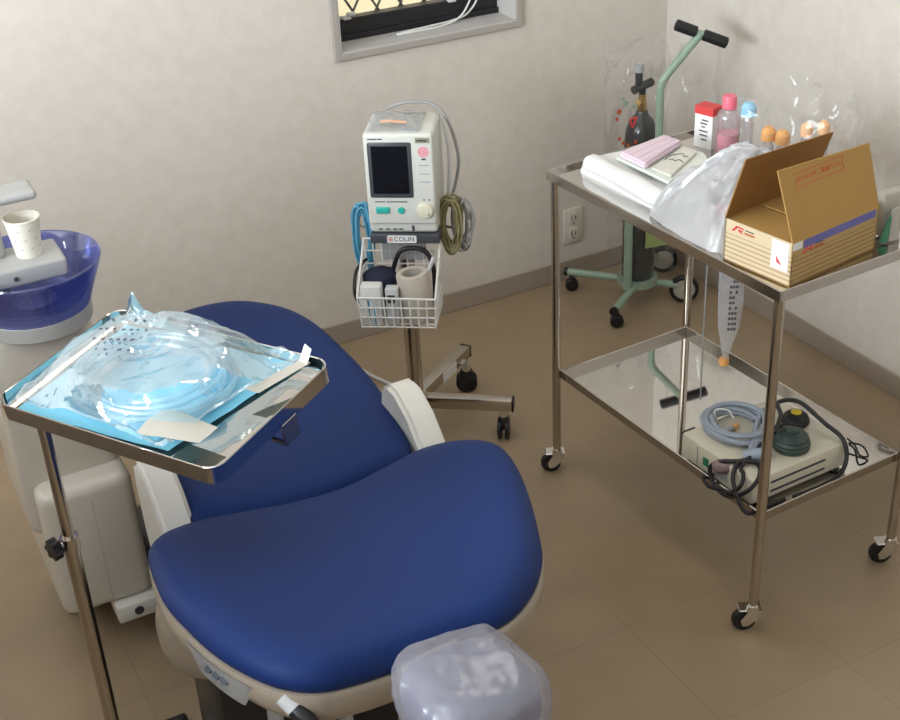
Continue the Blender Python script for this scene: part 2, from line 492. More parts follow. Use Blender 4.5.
# ------------------------------------------------------------------ instrument trolley
LP = V((1.434, 2.384)); YW = math.radians(-86.815)
ax = V((math.cos(YW), math.sin(YW), 0)); bx = V((-ax.y, ax.x, 0))
ctr = LP.to_3d() + ax * .375 + bx * .217
TR = Matrix.Translation(ctr) @ Matrix.Rotation(YW, 4, 'Z')
tro = thing('instrument_trolley', 'stainless steel two tier trolley on black casters by the right wall', 'trolley', ctr, YW)
HL, HW, ZT, ZS = .375, .217, .822, .3036
def tray(hl, hw, zt, rim, rec, name, m, rimm):
    bm = B()
    box(bm, (-hl + .001, -hw + .001, zt - rec - .003), (hl - .001, hw - .001, zt - rec))
    p = obj(name, bm, m, tro, TR, 0)
    bm = B(); th = .004
    for lo, hi in (((-hl, -hw), (hl, -hw + th)), ((-hl, hw - th), (hl, hw)), ((-hl, -hw + th), (-hl + th, hw - th)), ((hl - th, -hw + th), (hl, hw - th))):
        box(bm, (lo[0], lo[1], zt - rim), (hi[0], hi[1], zt), .0012, 1)
    obj('rim', bm, rimm, p, TR)
    return p
tray(HL, HW, ZT, .024, .010, 'top_tray', M['mirror'], M['rimst'])
tray(HL - .021, HW - .021, ZS, .022, .018, 'lower_shelf', M['mirror'], M['rimst'])
wv = V((.885, -.463, 0)).normalized()      # casters trail this way
wn = V((-wv.y, wv.x, 0))
for sa in (-1, 1):
    for sb in (-1, 1):
        p = TR @ V((sa * (HL - .0145), sb * (HW - .0145), 0)); p.z = 0
        bm = B(); cyl(bm, p + V((0, 0, .062)), p + V((0, 0, ZT - .012)), .0102, n=20); obj('leg', bm, M['steel'], tro)
        c = p - wv * .015 + wn * .013 + V((0, 0, .0255))
        bm = B()
        cyl(bm, p + V((0, 0, .052)), p + V((0, 0, .075)), .0135, n=20)
        for sd in (-1, 1):
            q = c + wn * sd * .0125
            poly = [q + wv * .036 + V((0, 0, .034)), q + wv * .008 + V((0, 0, .034)), q - wv * .009 + V((0, 0, .006)), q - wv * .004 + V((0, 0, -.009)), q + wv * .008 + V((0, 0, -.008)), q + wv * .034 + V((0, 0, .016))]
            prism(bm, poly, wn * sd * .003)
        box(bm, (-.014, -.0155, .029), (.036, .0155, .034), .002, 1, frame_xf(c, wv, wn, (0, 0, 1)))
        ca = obj('caster', bm, M['chrome'], tro)
        bm = B(); lathe(bm, [(0, -.009), (.018, -.0095), (.0235, -.009), (.0255, -.005), (.0255, .005), (.0235, .009), (.018, .0095), (0, .009)], n=28, xf=frame_xf(c, wv, (0, 0, 1), -wn))
        obj('wheel', bm, M['rubber'], ca)
# small gusset bolts visible at the rear leg
ZP = ZT - .010     # surface things stand on
ZQ = ZS - .018

# ---- open carton at the near corner
F0 = V((1.512, 1.653, ZP)); u1 = V((-.027, .160, 0)); u2 = V((.242, .0405, 0)); HB = .088
u1n, u2n = u1.normalized(), u2.normalized(); nL, nF = -u2n, -u1n
car = thing('cardboard_box', 'open kraft cardboard box with raised flaps on the near trolley corner', 'cardboard box', F0 + (u1 + u2) / 2)
bm = B(); tk = .003
def wall_q(a, b, inn): prism(bm, [a, b, b + V((0, 0, HB)), a + V((0, 0, HB))], inn * tk)
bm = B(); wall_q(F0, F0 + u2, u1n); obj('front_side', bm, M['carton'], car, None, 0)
bm = B(); wall_q(F0, F0 + u1, u2n); obj('left_side', bm, M['cartonlit'], car, None, 0)
bm = B(); wall_q(F0 + u1, F0 + u1 + u2, -u1n); wall_q(F0 + u2, F0 + u1 + u2, -u2n); box(bm, (0, 0, 0), (1, 1, 1), xf=frame_xf(F0, u2, u1, (0, 0, 1)) @ Matrix.Diagonal((u2.length, u1.length, .003, 1)))
obj('body', bm, M['kraft'], car, None, 0)
zt_ = V((0, 0, HB))
# folded-in end flaps with a narrow gap between them
bm = B()
e = .0015
for s0, s1 in ((0.004, .40), (.415, .996)):
    prism(bm, [F0 + zt_ + u2 * s0 + u1n * .004 - V((0, 0, .004)), F0 + zt_ + u2 * s1 + u1n * .004 - V((0, 0, .006)), F0 + zt_ + u1 + u2 * s1 - u1n * .004 - V((0, 0, .006)), F0 + zt_ + u1 + u2 * s0 - u1n * .004 - V((0, 0, .004))], V((0, 0, .0025)))
obj('inner_flap', bm, M['kraft'], car, None, 0)
# raised flaps
hb0 = F0 + u1 + zt_; hb1 = hb0 + u2
bm = B(); prism(bm, [hb0, hb1, V((1.728, 1.806, 1.0225)), V((1.492, 1.774, 1.028))], u1n * .003); fb = obj('back_flap', bm, M['kraftshade'], car, None, 0)
hf0 = F0 + zt_; hf1 = hf0 + u2
TLf, TRf = V((1.494, 1.689, 1.033)), V((1.744, 1.728, 1.020))
bm = B(); prism(bm, [hf0, hf1, TRf, TLf], u1n * .003); ff = obj('front_flap', bm, M['kraft'], car, None, 0)
# print on the raised front flap: framed caution text
fx = (hf1 - hf0).normalized(); fup = ((TLf + TRf) / 2 - (hf0 + hf1) / 2); fup = (fup - fx * fup.dot(fx)).normalized(); fn = fx.cross(fup)
if fn.dot(nF) < 0: fn = -fn
fc = hf0 + fx * .095 + fup * .110
bm = B()
for a0, a1, b0, b1 in ((-.066, .066, -.0135, -.0122), (-.066, .066, .0122, .0135), (-.066, -.0647, -.0135, .0135), (.0647, .066, -.0135, .0135)):
    slab(bm, [fc + fx * a0 + fup * b0, fc + fx * a1 + fup * b0, fc + fx * a1 + fup * b1, fc + fx * a0 + fup * b1], fn, .0004)
obj('printed_border', bm, M['rust'], ff, None, 0)
text_mesh('printed_text', '\u7bb1\u306e\u4e2d\u8eab\u3092\u3054\u78ba\u8a8d\u4e0b\u3055\u3044', .0116, M['rust'], ff, frame_xf(fc + fn * .0003, fx, fup, fn))
# front side print
def on_front(a0, a1, z0_, z1_): return [F0 + u2n * a0 + V((0, 0, z0_)), F0 + u2n * a1 + V((0, 0, z0_)), F0 + u2n * a1 + V((0, 0, z1_)), F0 + u2n * a0 + V((0, 0, z1_))]
def on_left(a0, a1, z0_, z1_): return [F0 + u1n * a0 + V((0, 0, z0_)), F0 + u1n * a1 + V((0, 0, z0_)), F0 + u1n * a1 + V((0, 0, z1_)), F0 + u1n * a0 + V((0, 0, z1_))]
fs = [c for c in car.children if c.name.startswith('front_side')][0]; ls = [c for c in car.children if c.name.startswith('left_side')][0]
bm = B(); slab(bm, on_front(.030, .236, .0715, .0876), nF, .0006); obj('blue_strip', bm, M['bluepr'], fs, None, 0)
bm = B(); slab(bm, on_front(.001, .026, .0735, .0880), nF, .0006); obj('white_tape', bm, M['label'], fs, None, 0)
def arrow_logo(o, x, n, parent, s=1.):
    z = V((0, 0, 1)); bm = B()
    P = lambda a, b: o + x * a * s + z * b * s
    for q in ([P(0, 0), P(.006, 0), P(.017, .012), P(.011, .012)], [P(.011, .012), P(.028, .012), P(.030, .009), P(.012, .009)], [P(.017, .0065), P(.028, .0065), P(.026, .0035), P(.015, .0035)], [P(.016, .004), P(.021, .004), P(.029, 0), P(.023, 0)]):
        slab(bm, q, n, .0005)
    obj('red_logo', bm, M['red'], parent, None, 0)
    bm = B()
    for a0, a1, b0, b1, in ((.033, .054, .0085, .0105),): slab(bm, [P(a0, b0), P(a1, b0), P(a1, b1), P(a0, b1)], n, .0005)
    obj('logo_bar', bm, M['ink'], parent, None, 0)
    bm = B()
    for k in range(6):
        a = .032 + k * .0042; slab(bm, [P(a, .001), P(a + .003, .001), P(a + .003, .005), P(a, .005)], n, .0005)
    obj('logo_letters', bm, M['rust'], parent, None, 0)
arrow_logo(F0 + u2n * .028 + V((0, 0, .0605)), u2n, nF, fs, 1.05)
arrow_logo(F0 + u1n * .146 + V((0, 0, .069)), -u1n, nL, ls, 1.0)
bm = B(); slab(bm, on_left(.008, .048, .028, .0845), nL, .0008); lb = obj('white_label', bm, M['label'], ls, None, 0)
bm = B(); q = F0 + nL * .0008
prism(bm, [q + u1n * .034 + V((0, 0, .042)), q + u1n * .022 + V((0, 0, .038)), q + u1n * .036 + V((0, 0, .055))], nL * .0004); obj('red_mark', bm, M['red'], lb, None, 0)

# ---- folded white towel, end roll toward the wall side
def pillow(bm, c, e1, e2, l1, l2, h, nu=28, nv=28, p=4., amp=.004, sc=25., seed=0., flat=True):
    """soft pad: rounded rectangle with rounded edges, flat underneath"""
    c, e1, e2 = V(c), V(e1).normalized(), V(e2).normalized()
    def top(u, v):
        a, b = 2 * u - 1, 2 * v - 1
        k = max(0, 1 - abs(a) ** p) ** (1 / p) * max(0, 1 - abs(b) ** p) ** (1 / p)
        q = c + e1 * a * l1 / 2 + e2 * b * l2 / 2
        return q + V((0, 0, h * k + amp * k * nz(q, sc, seed)))
    g1 = grid(bm, nu, nv, top)
    def bot(u, v):
        a, b = 2 * u - 1, 2 * v - 1
        return c + e1 * a * l1 / 2 + e2 * b * l2 / 2
    g2 = grid(bm, nu, nv, bot)
    bmesh.ops.remove_doubles(bm, verts=bm.verts[:], dist=1e-5)
    return bm
to = thing('folded_towel', 'white folded towel on the far left end of the trolley top', 'towel', (1.60, 2.215, ZP))
bm = B(); pillow(bm, (1.612, 2.215, ZP + .0), (1, .02, 0), (-.055, 1, 0), .205, .29, .032, p=5, amp=.006, sc=14); obj('lower_fold', bm, M['towel'], to)
bm = B()
def roll(u, v):
    a = 2 * PI * u; y = 2.06 + .30 * v
    r = .020 * (min(1, math.sin(PI * min(max(v, .0), 1)) * 4) ** .5 if 0 < v < 1 else 0)
    r *= 1 + .12 * nz((math.cos(a), math.sin(a), y * 14), 1.3, 3)
    return (1.528 + .075 * (0) - .05 * (y - 2.2) * .3 + r * 1.15 * math.cos(a), y, ZP + .021 + r * math.sin(a))
grid(bm, 20, 30, roll, True); bmesh.ops.remove_doubles(bm, verts=bm.verts[:], dist=1e-5); obj('rolled_edge', bm, M['towel'], to)

# ---- face mask pack on the towel
zm = ZP + .0395
mk = thing('face_mask_pack', 'clear pack of pink face masks lying on the white towel', 'mask pack', (1.635, 2.2, zm))
A_, B_, C_, D_ = V((1.553, 2.285, zm)), V((1.706, 2.318, zm)), V((1.728, 2.195, zm)), V((1.562, 2.098, zm))
bm = B(); prism(bm, [A_, B_, C_ , V((1.705, 2.15, zm)), V((1.62, 2.095, zm)), D_], (0, 0, .006)); bmesh.ops.bevel(bm, geom=bm.edges[:], offset=.0025, segments=2, affect='EDGES'); obj('tray', bm, M['packgr'], mk)
def mixq(a, b): return A_ + (D_ - A_) * b + (B_ + (C_ - B_) * b - A_ - (D_ - A_) * b) * a
bm = B(); z6 = V((0, 0, .006))
prism(bm, [mixq(.03, .04) + z6, mixq(.97, .04) + z6, mixq(.97, .50) + z6, mixq(.03, .55) + z6], (0, 0, .014)); bmesh.ops.bevel(bm, geom=bm.edges[:], offset=.004, segments=2, affect='EDGES'); ms = obj('masks', bm, M['mask'], mk)
bm = B()
for b in (.2, .34, .46): prism(bm, [mixq(.06, b) + V((0, 0, .0195)), mixq(.94, b) + V((0, 0, .0195)), mixq(.94, b + .02) + V((0, 0, .0195)), mixq(.06, b + .02) + V((0, 0, .0195))], (0, 0, .0016))
obj('pleats', bm, M['mask'], ms)
bm = B(); prism(bm, [mixq(.10, .60) + z6, mixq(.93, .55) + z6, mixq(.90, .9) + z6, mixq(.12, .96) + z6], (0, 0, .005)); bmesh.ops.bevel(bm, geom=bm.edges[:], offset=.002, segments=2, affect='EDGES'); pc = obj('printed_card', bm, M['packpr'], mk)
bm = B(); z12 = V((0, 0, .0118))
for line in ([(.45, .66), (.50, .70), (.47, .76), (.55, .80), (.52, .9)], [(.60, .64), (.68, .68), (.72, .74), (.66, .80), (.70, .86)], [(.40, .62), (.52, .60), (.62, .62)]):
    tube(bm, [mixq(a, b) + z12 for a, b in line], .0008, 5)
obj('line_drawing', bm, M['ink'], pc)

# ---- medicine carton and antiseptic bottle
med = thing('medicine_box', 'small white medicine box with red top band beside the pink capped bottle', 'box', (1.838, 2.318, ZP))
mo = V((1.822, 2.292, ZP)); m1 = V((-.28, .96, 0)); m2 = V((.96, .28, 0))
mxf = frame_xf(mo, m2, m1, (0, 0, 1))
bm = B(); box(bm, (0, 0, 0), (.036, .05, .098), .001, 1, mxf); obj('carton', bm, M['label'], med)
bm = B(); box(bm, (-.0004, -.0004, .080), (.0364, .0504, .0984), 0, 1, mxf); obj('red_band', bm, M['red'], med, None, 0)
bm = B()
for k, (y0_, y1_, zz) in enumerate(((.03, .012, .066), (.034, .014, .058), (.03, .02, .050), (.036, .012, .040), (.034, .012, .030), (.03, .014, .020))):
    box(bm, (-.0006, y1_, zz), (.0002, y0_, zz + .003), 0, 1, mxf)
obj('print_lines', bm, M['ink'], med, None, 0)
bt = thing('antiseptic_bottle', 'clear bottle with pink cap and pink liquid on the trolley top', 'bottle', (1.832, 2.248, ZP))
bc = (1.832, 2.248, ZP)
bm = B(); lathe(bm, [(0, 0), (.024, 0), (.0275, .003), (.0275, .080), (.0275, .092), (.023, .105), (.013, .113), (.0115, .122)], bc); obj('bottle_body', bm, M['bottle'], bt)
bm = B(); lathe(bm, [(0, .002), (.0245, .002), (.0250, .004), (.0250, .055), (0, .055)], bc); obj('liquid', bm, M['pinkliq'], bt)
bm = B(); lathe(bm, [(.0155, .113), (.0165, .114), (.0165, .139), (.015, .142), (0, .142)], bc)
obj('cap', bm, M['pink'], bt)

# ---- milky plastic bag spilling to the front edge
def crumple(q, s, seed):
    n = 0; a = 1.
    for k in range(4):
        n += a * (1 - 2 * abs(nz(q, s, seed + k * 9.1))); s *= 1.9; a *= .52
    return n
def mound(bm, c, rx, ry, h, nu=64, nv=26, ang=0., amp=.02, sc=9., seed=1., pw=1.4, shape=None):
    ca, sa = math.cos(ang), math.sin(ang)
    def fn(u, v):
        a = 2 * PI * u; r = v
        k = shape(a) if shape else 1.
        x, y = rx * k * r * math.cos(a), ry * k * r * math.sin(a)
        z = h * max(0, 1 - r ** pw) ** .8
        q = V((c[0] + x * ca - y * sa, c[1] + x * sa + y * ca, c[2] + z))
        kk = amp * crumple(q, sc, seed) * (.25 + .75 * (1 - r))
        return (q.x + kk * .4 * math.cos(a), q.y + kk * .4 * math.sin(a), max(c[2] + .001, q.z + kk))
    grid(bm, nu, nv, fn, True); bmesh.ops.remove_doubles(bm, verts=bm.verts[:], dist=1e-5)
    return bm
bm = B()
BGO = catmull([(1.475, 1.90, 0), (1.478, 2.02, 0), (1.50, 2.075, 0), (1.57, 2.10, 0), (1.66, 2.12, 0), (1.72, 2.10, 0), (1.74, 2.00, 0), (1.735, 1.90, 0), (1.66, 1.858, 0), (1.56, 1.842, 0), (1.492, 1.832, 0)], 9, True)
pk0 = V((1.655, 1.93, 0)); rows = []
for j in range(31):
    s_ = j / 30; row = []
    for i_, p_ in enumerate(BGO):
        q = pk0 + (p_ - pk0) * s_; a = 2 * PI * i_ / len(BGO)
        h = .150 * (1 - s_) ** .85 * (1 + .25 * s_)
        fold = (1 - 2 * abs(noise.noise((2.6 * math.cos(a), 2.6 * math.sin(a), 1.1 * s_ + 3)))) * .020 + (1 - 2 * abs(noise.noise((6.5 * math.cos(a), 6.5 * math.sin(a), 2.2 * s_ + 9)))) * .010
        cr = .007 * crumple(V((q.x, q.y, h)), 22, 4)
        w_ = min(1, s_ * 3) * min(1, (1 - s_) * 5 + .15)
        row.append(bm.verts.new((q.x, q.y, max(ZP + .001, ZP + .004 + h + (fold - .008) * w_ + cr * min(1, s_ * 4) * min(1, (1 - s_) * 6 + .1)))))
    rows.append(row)
for a, b in zip(rows, rows[1:]):
    for k in range(len(BGO)): bm.faces.new((a[k], a[(k + 1) % len(BGO)], b[(k + 1) % len(BGO)], b[k]))
bmesh.ops.remove_doubles(bm, verts=bm.verts[:], dist=1e-6)
single('plastic_bag', bm, M['milky'], 'crumpled milky white plastic bag left of the cardboard box', 'plastic bag', (1.640, 1.985, ZP), smooth=.5)

# ---- clear bag behind the carton, with capped vials in it
def tubebag(bm, c, rx, ry, h, amp, sc, seed, flare=.15, nu=72, nv=30, lean=(0, 0), pinch=0.):
    """loose open-topped bag: closed underneath, crumpled walls"""
    def fn(u, v):
        a = 2 * PI * u; s = min(1., v / .2); t = max(0., (v - .2) / .8)
        ca, sa = math.cos(a), math.sin(a)
        k = (abs(ca) ** 4 + abs(sa) ** 4) ** -.25
        f = s * (1 + flare * t) * (1 - pinch * t * t)
        q = V((c[0] + rx * k * ca * f + lean[0] * t, c[1] + ry * k * sa * f + lean[1] * t, c[2] + h * t))
        w = amp * crumple(V((q.x, q.y, q.z * .6)), sc, seed) * (.3 + .7 * s) * (.4 + .9 * t)
        return (q.x + w * ca, q.y + w * sa, max(c[2] + .0005, q.z + w * .5 * (t > 0)))
    grid(bm, nu, nv, fn, True); bmesh.ops.remove_doubles(bm, verts=bm.verts[:], dist=1e-5)
    return bm
bm = B(); tubebag(bm, (1.80, 1.995, ZP + .001), .066, .10, .20, .016, 12, 12, .12, lean=(.01, .0))
single('clear_bag', bm, M['clear'], 'clear crinkled plastic bag of capped vials behind the cardboard box', 'plastic bag', (1.80, 1.995, ZP), smooth=.6)
def vial(x, y, lean, capm, label, cat='vial', group='capped vials behind the cardboard box', h=.135, cap=1.):
    r = thing('vial', label, cat, (x, y, ZP), 0, group)
    xf = Matrix.Translation((x, y, ZP)) @ Matrix.Rotation(lean[0], 4, 'X') @ Matrix.Rotation(lean[1], 4, 'Y')
    bm = B(); lathe(bm, [(0, 0), (.012, 0), (.0125, .003), (.0125, h - .03), (.007, h - .018), (.007, h - .012)], n=20, xf=xf); obj('vial_body', bm, M['bottle'], r)
    bm = B(); lathe(bm, [(.0095 * cap, h - .018), (.0125 * cap, h - .016), (.0125 * cap, h + .003), (.007 * cap, h + .010 * cap), (.0045, h + .012), (0, h + .012)], n=20, xf=xf); obj('cap', bm, capm, r)
    return r
vial(1.775, 2.045, (0, 0), M['orange'], 'orange capped vial in the clear bag, nearer the blue capped one', h=.128, cap=1.25)
vial(1.790, 2.018, (0, 0), M['orange'], 'orange capped vial in the clear bag, second from the blue capped one', h=.125, cap=1.25)
vial(1.815, 1.975, (0, 0), M['peach'], 'peach capped vial in the clear bag, left of the two by the raised flap', h=.150)
vial(1.842, 1.955, (0, 0), M['peach'], 'peach capped vial in the clear bag, farthest right and above the raised flap', h=.155)
vial(1.768, 2.105, (0, 0), M['ltblue'], 'pale blue capped vial beside the pink capped bottle', h=.165, cap=1.3)

# ---- clear packet at the right end with green leaf print
cp = thing('clear_packet', 'clear plastic packet with green and white printing right of the cardboard box', 'packet', (1.822, 1.722, ZP))
bm = B(); tubebag(bm, (1.825, 1.725, ZP + .001), .050, .035, .125, .010, 18, 31, .1); obj('film', bm, M['clear'], cp, None, 1.2)
bm = B(); prism(bm, [(1.772, 1.703, ZP + .004), (1.792, 1.698, ZP + .004), (1.798, 1.700, ZP + .052), (1.795, 1.702, ZP + .060)], (.002, .003, 0)); obj('green_print', bm, M['green'], cp, None, 0)
bm = B(); prism(bm, [(1.797, 1.700, ZP + .004), (1.822, 1.698, ZP + .004), (1.818, 1.704, ZP + .07), (1.801, 1.704, ZP + .066)], (.001, .004, 0)); obj('white_insert', bm, M['tape'], cp, None, 0)
bm = B(); box(bm, (1.795, 1.72, ZP + .004), (1.85, 1.745, ZP + .095), .006); obj('cream_insert', bm, M['tape'], cp)

# ---- drip packet with orange cap and a thin tube hanging under the top
dp = thing('drip_packet', 'clear printed drip packet with orange cap hanging below the trolley top', 'packet', (1.549, 1.868, .52))
hx = V((.885, -.463, 0)); hx.normalize(); hy = V((-hx.y, hx.x, 0)); hc = V((1.549, 1.868, 0))
TB = ZT - .0135
def hang(u, v):
    z = TB - (TB - .545) * v
    wdt = .026 * (1 - .75 * max(0, v - .72) / .28) * (.75 + .25 * math.sin(PI * min(1, v * 1.25)))
    a = 2 * PI * u
    q = hc + hx * (wdt * math.cos(a) + .006 * math.sin(3 * v)) + hy * .010 * math.sin(a) * (1 - .3 * v) + V((0, 0, z))
    return q + hy * .003 * nz(q, 60, 2)
bm = B(); grid(bm, 24, 40, hang, True); obj('packet_film', bm, film('packet_film', (.98, .98, .99), .10, .08, .28, (.80, .82, .86), bump=.5, scale=60, fk=.35), dp, None, 1.2)
bm = B()
for k in range(10):
    z = .62 + .012 * k
    for j in range(3):
        if random.random() < .8: slab(bm, [hc + hx * (.000 + j * .006) - hy * .0115 + V((0, 0, z)), hc + hx * (.0045 + j * .006) - hy * .0115 + V((0, 0, z)), hc + hx * (.0045 + j * .006) - hy * .0115 + V((0, 0, z + .006)), hc + hx * (.000 + j * .006) - hy * .0115 + V((0, 0, z + .006))], -hy, .0004)
obj('print_marks', bm, M['bez'], dp, None, 0)
bm = B(); cyl(bm, hc + V((0, 0, .535)), hc + V((0, 0, .549)), .0105, .0095, 18); obj('cap', bm, M['orange'], dp)
dt = V((1.585, 1.985, 0))
bm = B(); tube(bm, catmull([dt + V((.028, .002, TB)), dt + V((.004, 0, .735)), dt + V((0, 0, .70)), dt + V((0, 0, .5)), dt + V((.0, -.002, .375))], 8), .0017, 6)
single('thin_tube', bm, M['greyc'], 'thin dark tube hanging straight down to the lower shelf', 'tube', tuple(dt + V((0, 0, .375))))

# ---- things on the lower shelf
dv = thing('suction_unit', 'cream electrical unit with green switch on the lower trolley shelf', 'medical device', (1.63, 1.83, ZQ))
do = V((1.505, 1.700, ZQ)); d2 = V((.275, .012, 0)); d1 = V((-.012, .225, 0))
dxf = frame_xf(do, d2, d1, (0, 0, 1))
bm = B(); box(bm, (0, 0, .008), (.268, .225, .068), .006, 2, dxf); obj('case', bm, M['device'], dv)
bm = B(); box(bm, (-.002, .135, .026), (.003, .152, .046), .001, 1, dxf); obj('green_switch', bm, M['green'], dv)
bm = B(); box(bm, (-.0012, .17, .015), (.002, .172, .060), 0, 1, dxf); obj('panel_seam', bm, M['greyp'], dv)
bm = B(); box(bm, (-.0012, .075, .022), (.002, .115, .055), 0, 1, dxf); obj('rating_plate', bm, M['greyp'], dv)
for y_ in (.205, .012):
    for x_ in (.02, .235):
        bm = B(); cyl(bm, dxf @ V((x_ + .008, y_, 0)), dxf @ V((x_ + .008, y_, .010)), .009, n=14); obj('foot', bm, M['rubber'], dv)
for x_ in (.006, .062):
    bm = B(); box(bm, (x_, .224, .050), (x_ + .034, .232, .066), .002, 1, dxf); obj('black_tab', bm, M['blackp'], dv)
bm = B()
for k in range(2): box(bm, (.05 + .0, -.001, .022 + .022 * k), (.20, .003, .027 + .022 * k), 0, 1, dxf)
obj('vent_slot', bm, M['ink'], dv)
ZD = ZQ + .0685
# coiled grey hose
bm = B(); pts = []
cx, cy = 1.598, 1.872
for k in range(5 * 36 + 1):
    a = 2 * PI * k / 36; lap = k / 36
    r = .050 + .0082 * ((lap * 1.0) % 3) ; zz = ZD + .0065 + .0095 * (lap // 1.7)
    pts.append((cx + (r + .003 * math.sin(a * 2.3)) * 1.0 * math.cos(a), cy + r * 1.12 * math.sin(a), zz + .002 * math.sin(a * 1.3)))
pts += [V((1.60, 1.81, ZD + .02)), V((1.57, 1.775, ZD + .012)), V((1.535, 1.755, ZD + .008))]
tube(bm, catmull(pts[::3] + pts[-3:], 3), .0058, 10)
hs = thing('hose_coil', 'coiled grey hose on top of the cream unit', 'hose', (cx, cy, ZD))
obj('hose', bm, M['hose'], hs)
bm = B(); cyl(bm, (1.535, 1.77, ZD + .012), (1.575, 1.742, ZD + .022), .0115, .013, 18); cyl(bm, (1.575, 1.742, ZD + .022), (1.582, 1.737, ZD + .024), .0105, n=18); obj('connector', bm, M['bluegrey'], hs)
bm = B(); tube(bm, catmull([(1.578, 1.908, ZD + .0), (1.572, 1.915, ZD + .034), (1.592, 1.897, ZD + .038), (1.60, 1.885, ZD + .02)], 6), .0018, 6); obj('tie', bm, M['wire'], hs)
# grip inside the coil
sg = thing('probe_grip', 'dark grey handpiece with orange tip lying inside the grey hose coil', 'handpiece', (1.565, 1.862, ZD))
bm = B(); tube(bm, [(1.530, 1.862, ZD + .009), (1.548, 1.865, ZD + .011), (1.575, 1.868, ZD + .011), (1.588, 1.87, ZD + .010)], [.006, .0085, .0085, .006], 14); obj('grip', bm, M['greyp'], sg)
bm = B(); cyl(bm, (1.586, 1.870, ZD + .010), (1.602, 1.873, ZD + .010), .0075, .0055, 14); obj('orange_tip', bm, M['orange'], sg)
# mauve plug
bm = B(); tube(bm, [(1.487, 1.805, ZQ + .050), (1.494, 1.797, ZQ + .053), (1.507, 1.783, ZQ + .057), (1.516, 1.774, ZQ + .06)], [.010, .016, .016, .009], 14)
single('power_plug', bm, M['mauve'], 'brownish round plug hanging at the front edge of the cream unit', 'plug', (1.50, 1.79, ZQ + .04))
# foot switches
def footsw(c, r, h, m, capm, label, lean=.5):
    t = thing('rubber_bellows', label, 'foot switch', c)
    xf = Matrix.Translation(c)
    bm = B(); lathe(bm, [(0, 0), (r * .9, 0), (r, .004), (r, h * .3), (r * .93, h * .36), (r * .97, h * .45), (r * .85, h * .6), (r * .88, h * .68), (r * .65, h * .9), (r * .3, h), (0, h)], n=30, xf=xf); obj('body', bm, m, t)
    bm = B(); lathe(bm, [(0, h * .92), (r * .38, h * .92), (r * .38, h * 1.05), (r * .3, h * 1.1), (0, h * 1.1)], n=24, xf=xf); obj('cap', bm, capm, t)
footsw((1.652, 1.758, ZD), .040, .042, M['rgreen'], M['rgreen'], 'dark green ribbed rubber foot bulb on the near side of the cream unit')
footsw((1.722, 1.826, ZD), .030, .028, M['rubber'], M['yellow'], 'round black foot switch with yellow cap on the cream unit')
# black cords
def cord(name, pts, r, label, m='rubber', n=8, loc=None, cat='cord', sub=8, group=None):
    bm = B(); tube(bm, catmull(pts, sub), r, n)
    return single(name, bm, M[m], label, cat, loc or tuple(pts[0]), group)
def pcord(pts, r):
    bm = B(); tube(bm, catmull(pts, 8), r, 8); obj('power_cord', bm, M['rubber'], dv)
pcord([(1.562, 1.728, ZD - .012), (1.548, 1.735, ZD + .010), (1.505, 1.775, ZD + .006), (1.485, 1.81, ZQ + .05), (1.478, 1.79, ZQ + .02), (1.482, 1.745, ZQ + .012), (1.49, 1.70, ZD - .02), (1.52, 1.70, ZD + .004), (1.545, 1.735, ZD + .008), (1.52, 1.76, ZD + .010),
                    (1.49, 1.745, ZQ + .06), (1.478, 1.71, ZQ + .03), (1.482, 1.685, ZQ + .008), (1.52, 1.682, ZQ + .006), (1.58, 1.684, ZQ + .006)], .0048)
pcord([(1.61, 1.765, ZD + .046), (1.655, 1.80, ZD + .055), (1.69, 1.85, ZD + .05), (1.735, 1.835, ZD + .045), (1.752, 1.77, ZD + .02), (1.758, 1.715, ZD + .004), (1.745, 1.690, ZQ + .03), (1.70, 1.683, ZQ + .006), (1.60, 1.680, ZQ + .006)], .0050)
pcord([(1.50, 1.815, ZQ + .02), (1.483, 1.83, ZQ + .010), (1.474, 1.80, ZQ + .008), (1.480, 1.765, ZQ + .018), (1.478, 1.735, ZQ + .03), (1.486, 1.715, ZQ + .055), (1.50, 1.725, ZD + .004), (1.515, 1.75, ZD + .005), (1.56, 1.76, ZD + .022), (1.60, 1.79, ZD + .012), (1.63, 1.80, ZD + .03), (1.665, 1.79, ZD + .032)], .0046)
cord('wire_coil', [(1.80, 1.745, ZQ + .006), (1.815, 1.775, ZQ + .010), (1.84, 1.745, ZQ + .016), (1.835, 1.715, ZQ + .006), (1.815, 1.72, ZQ + .012), (1.84, 1.76, ZQ + .005), (1.845, 1.79, ZQ + .006)], .0022,
     'thin dark wire at the right corner of the lower shelf')

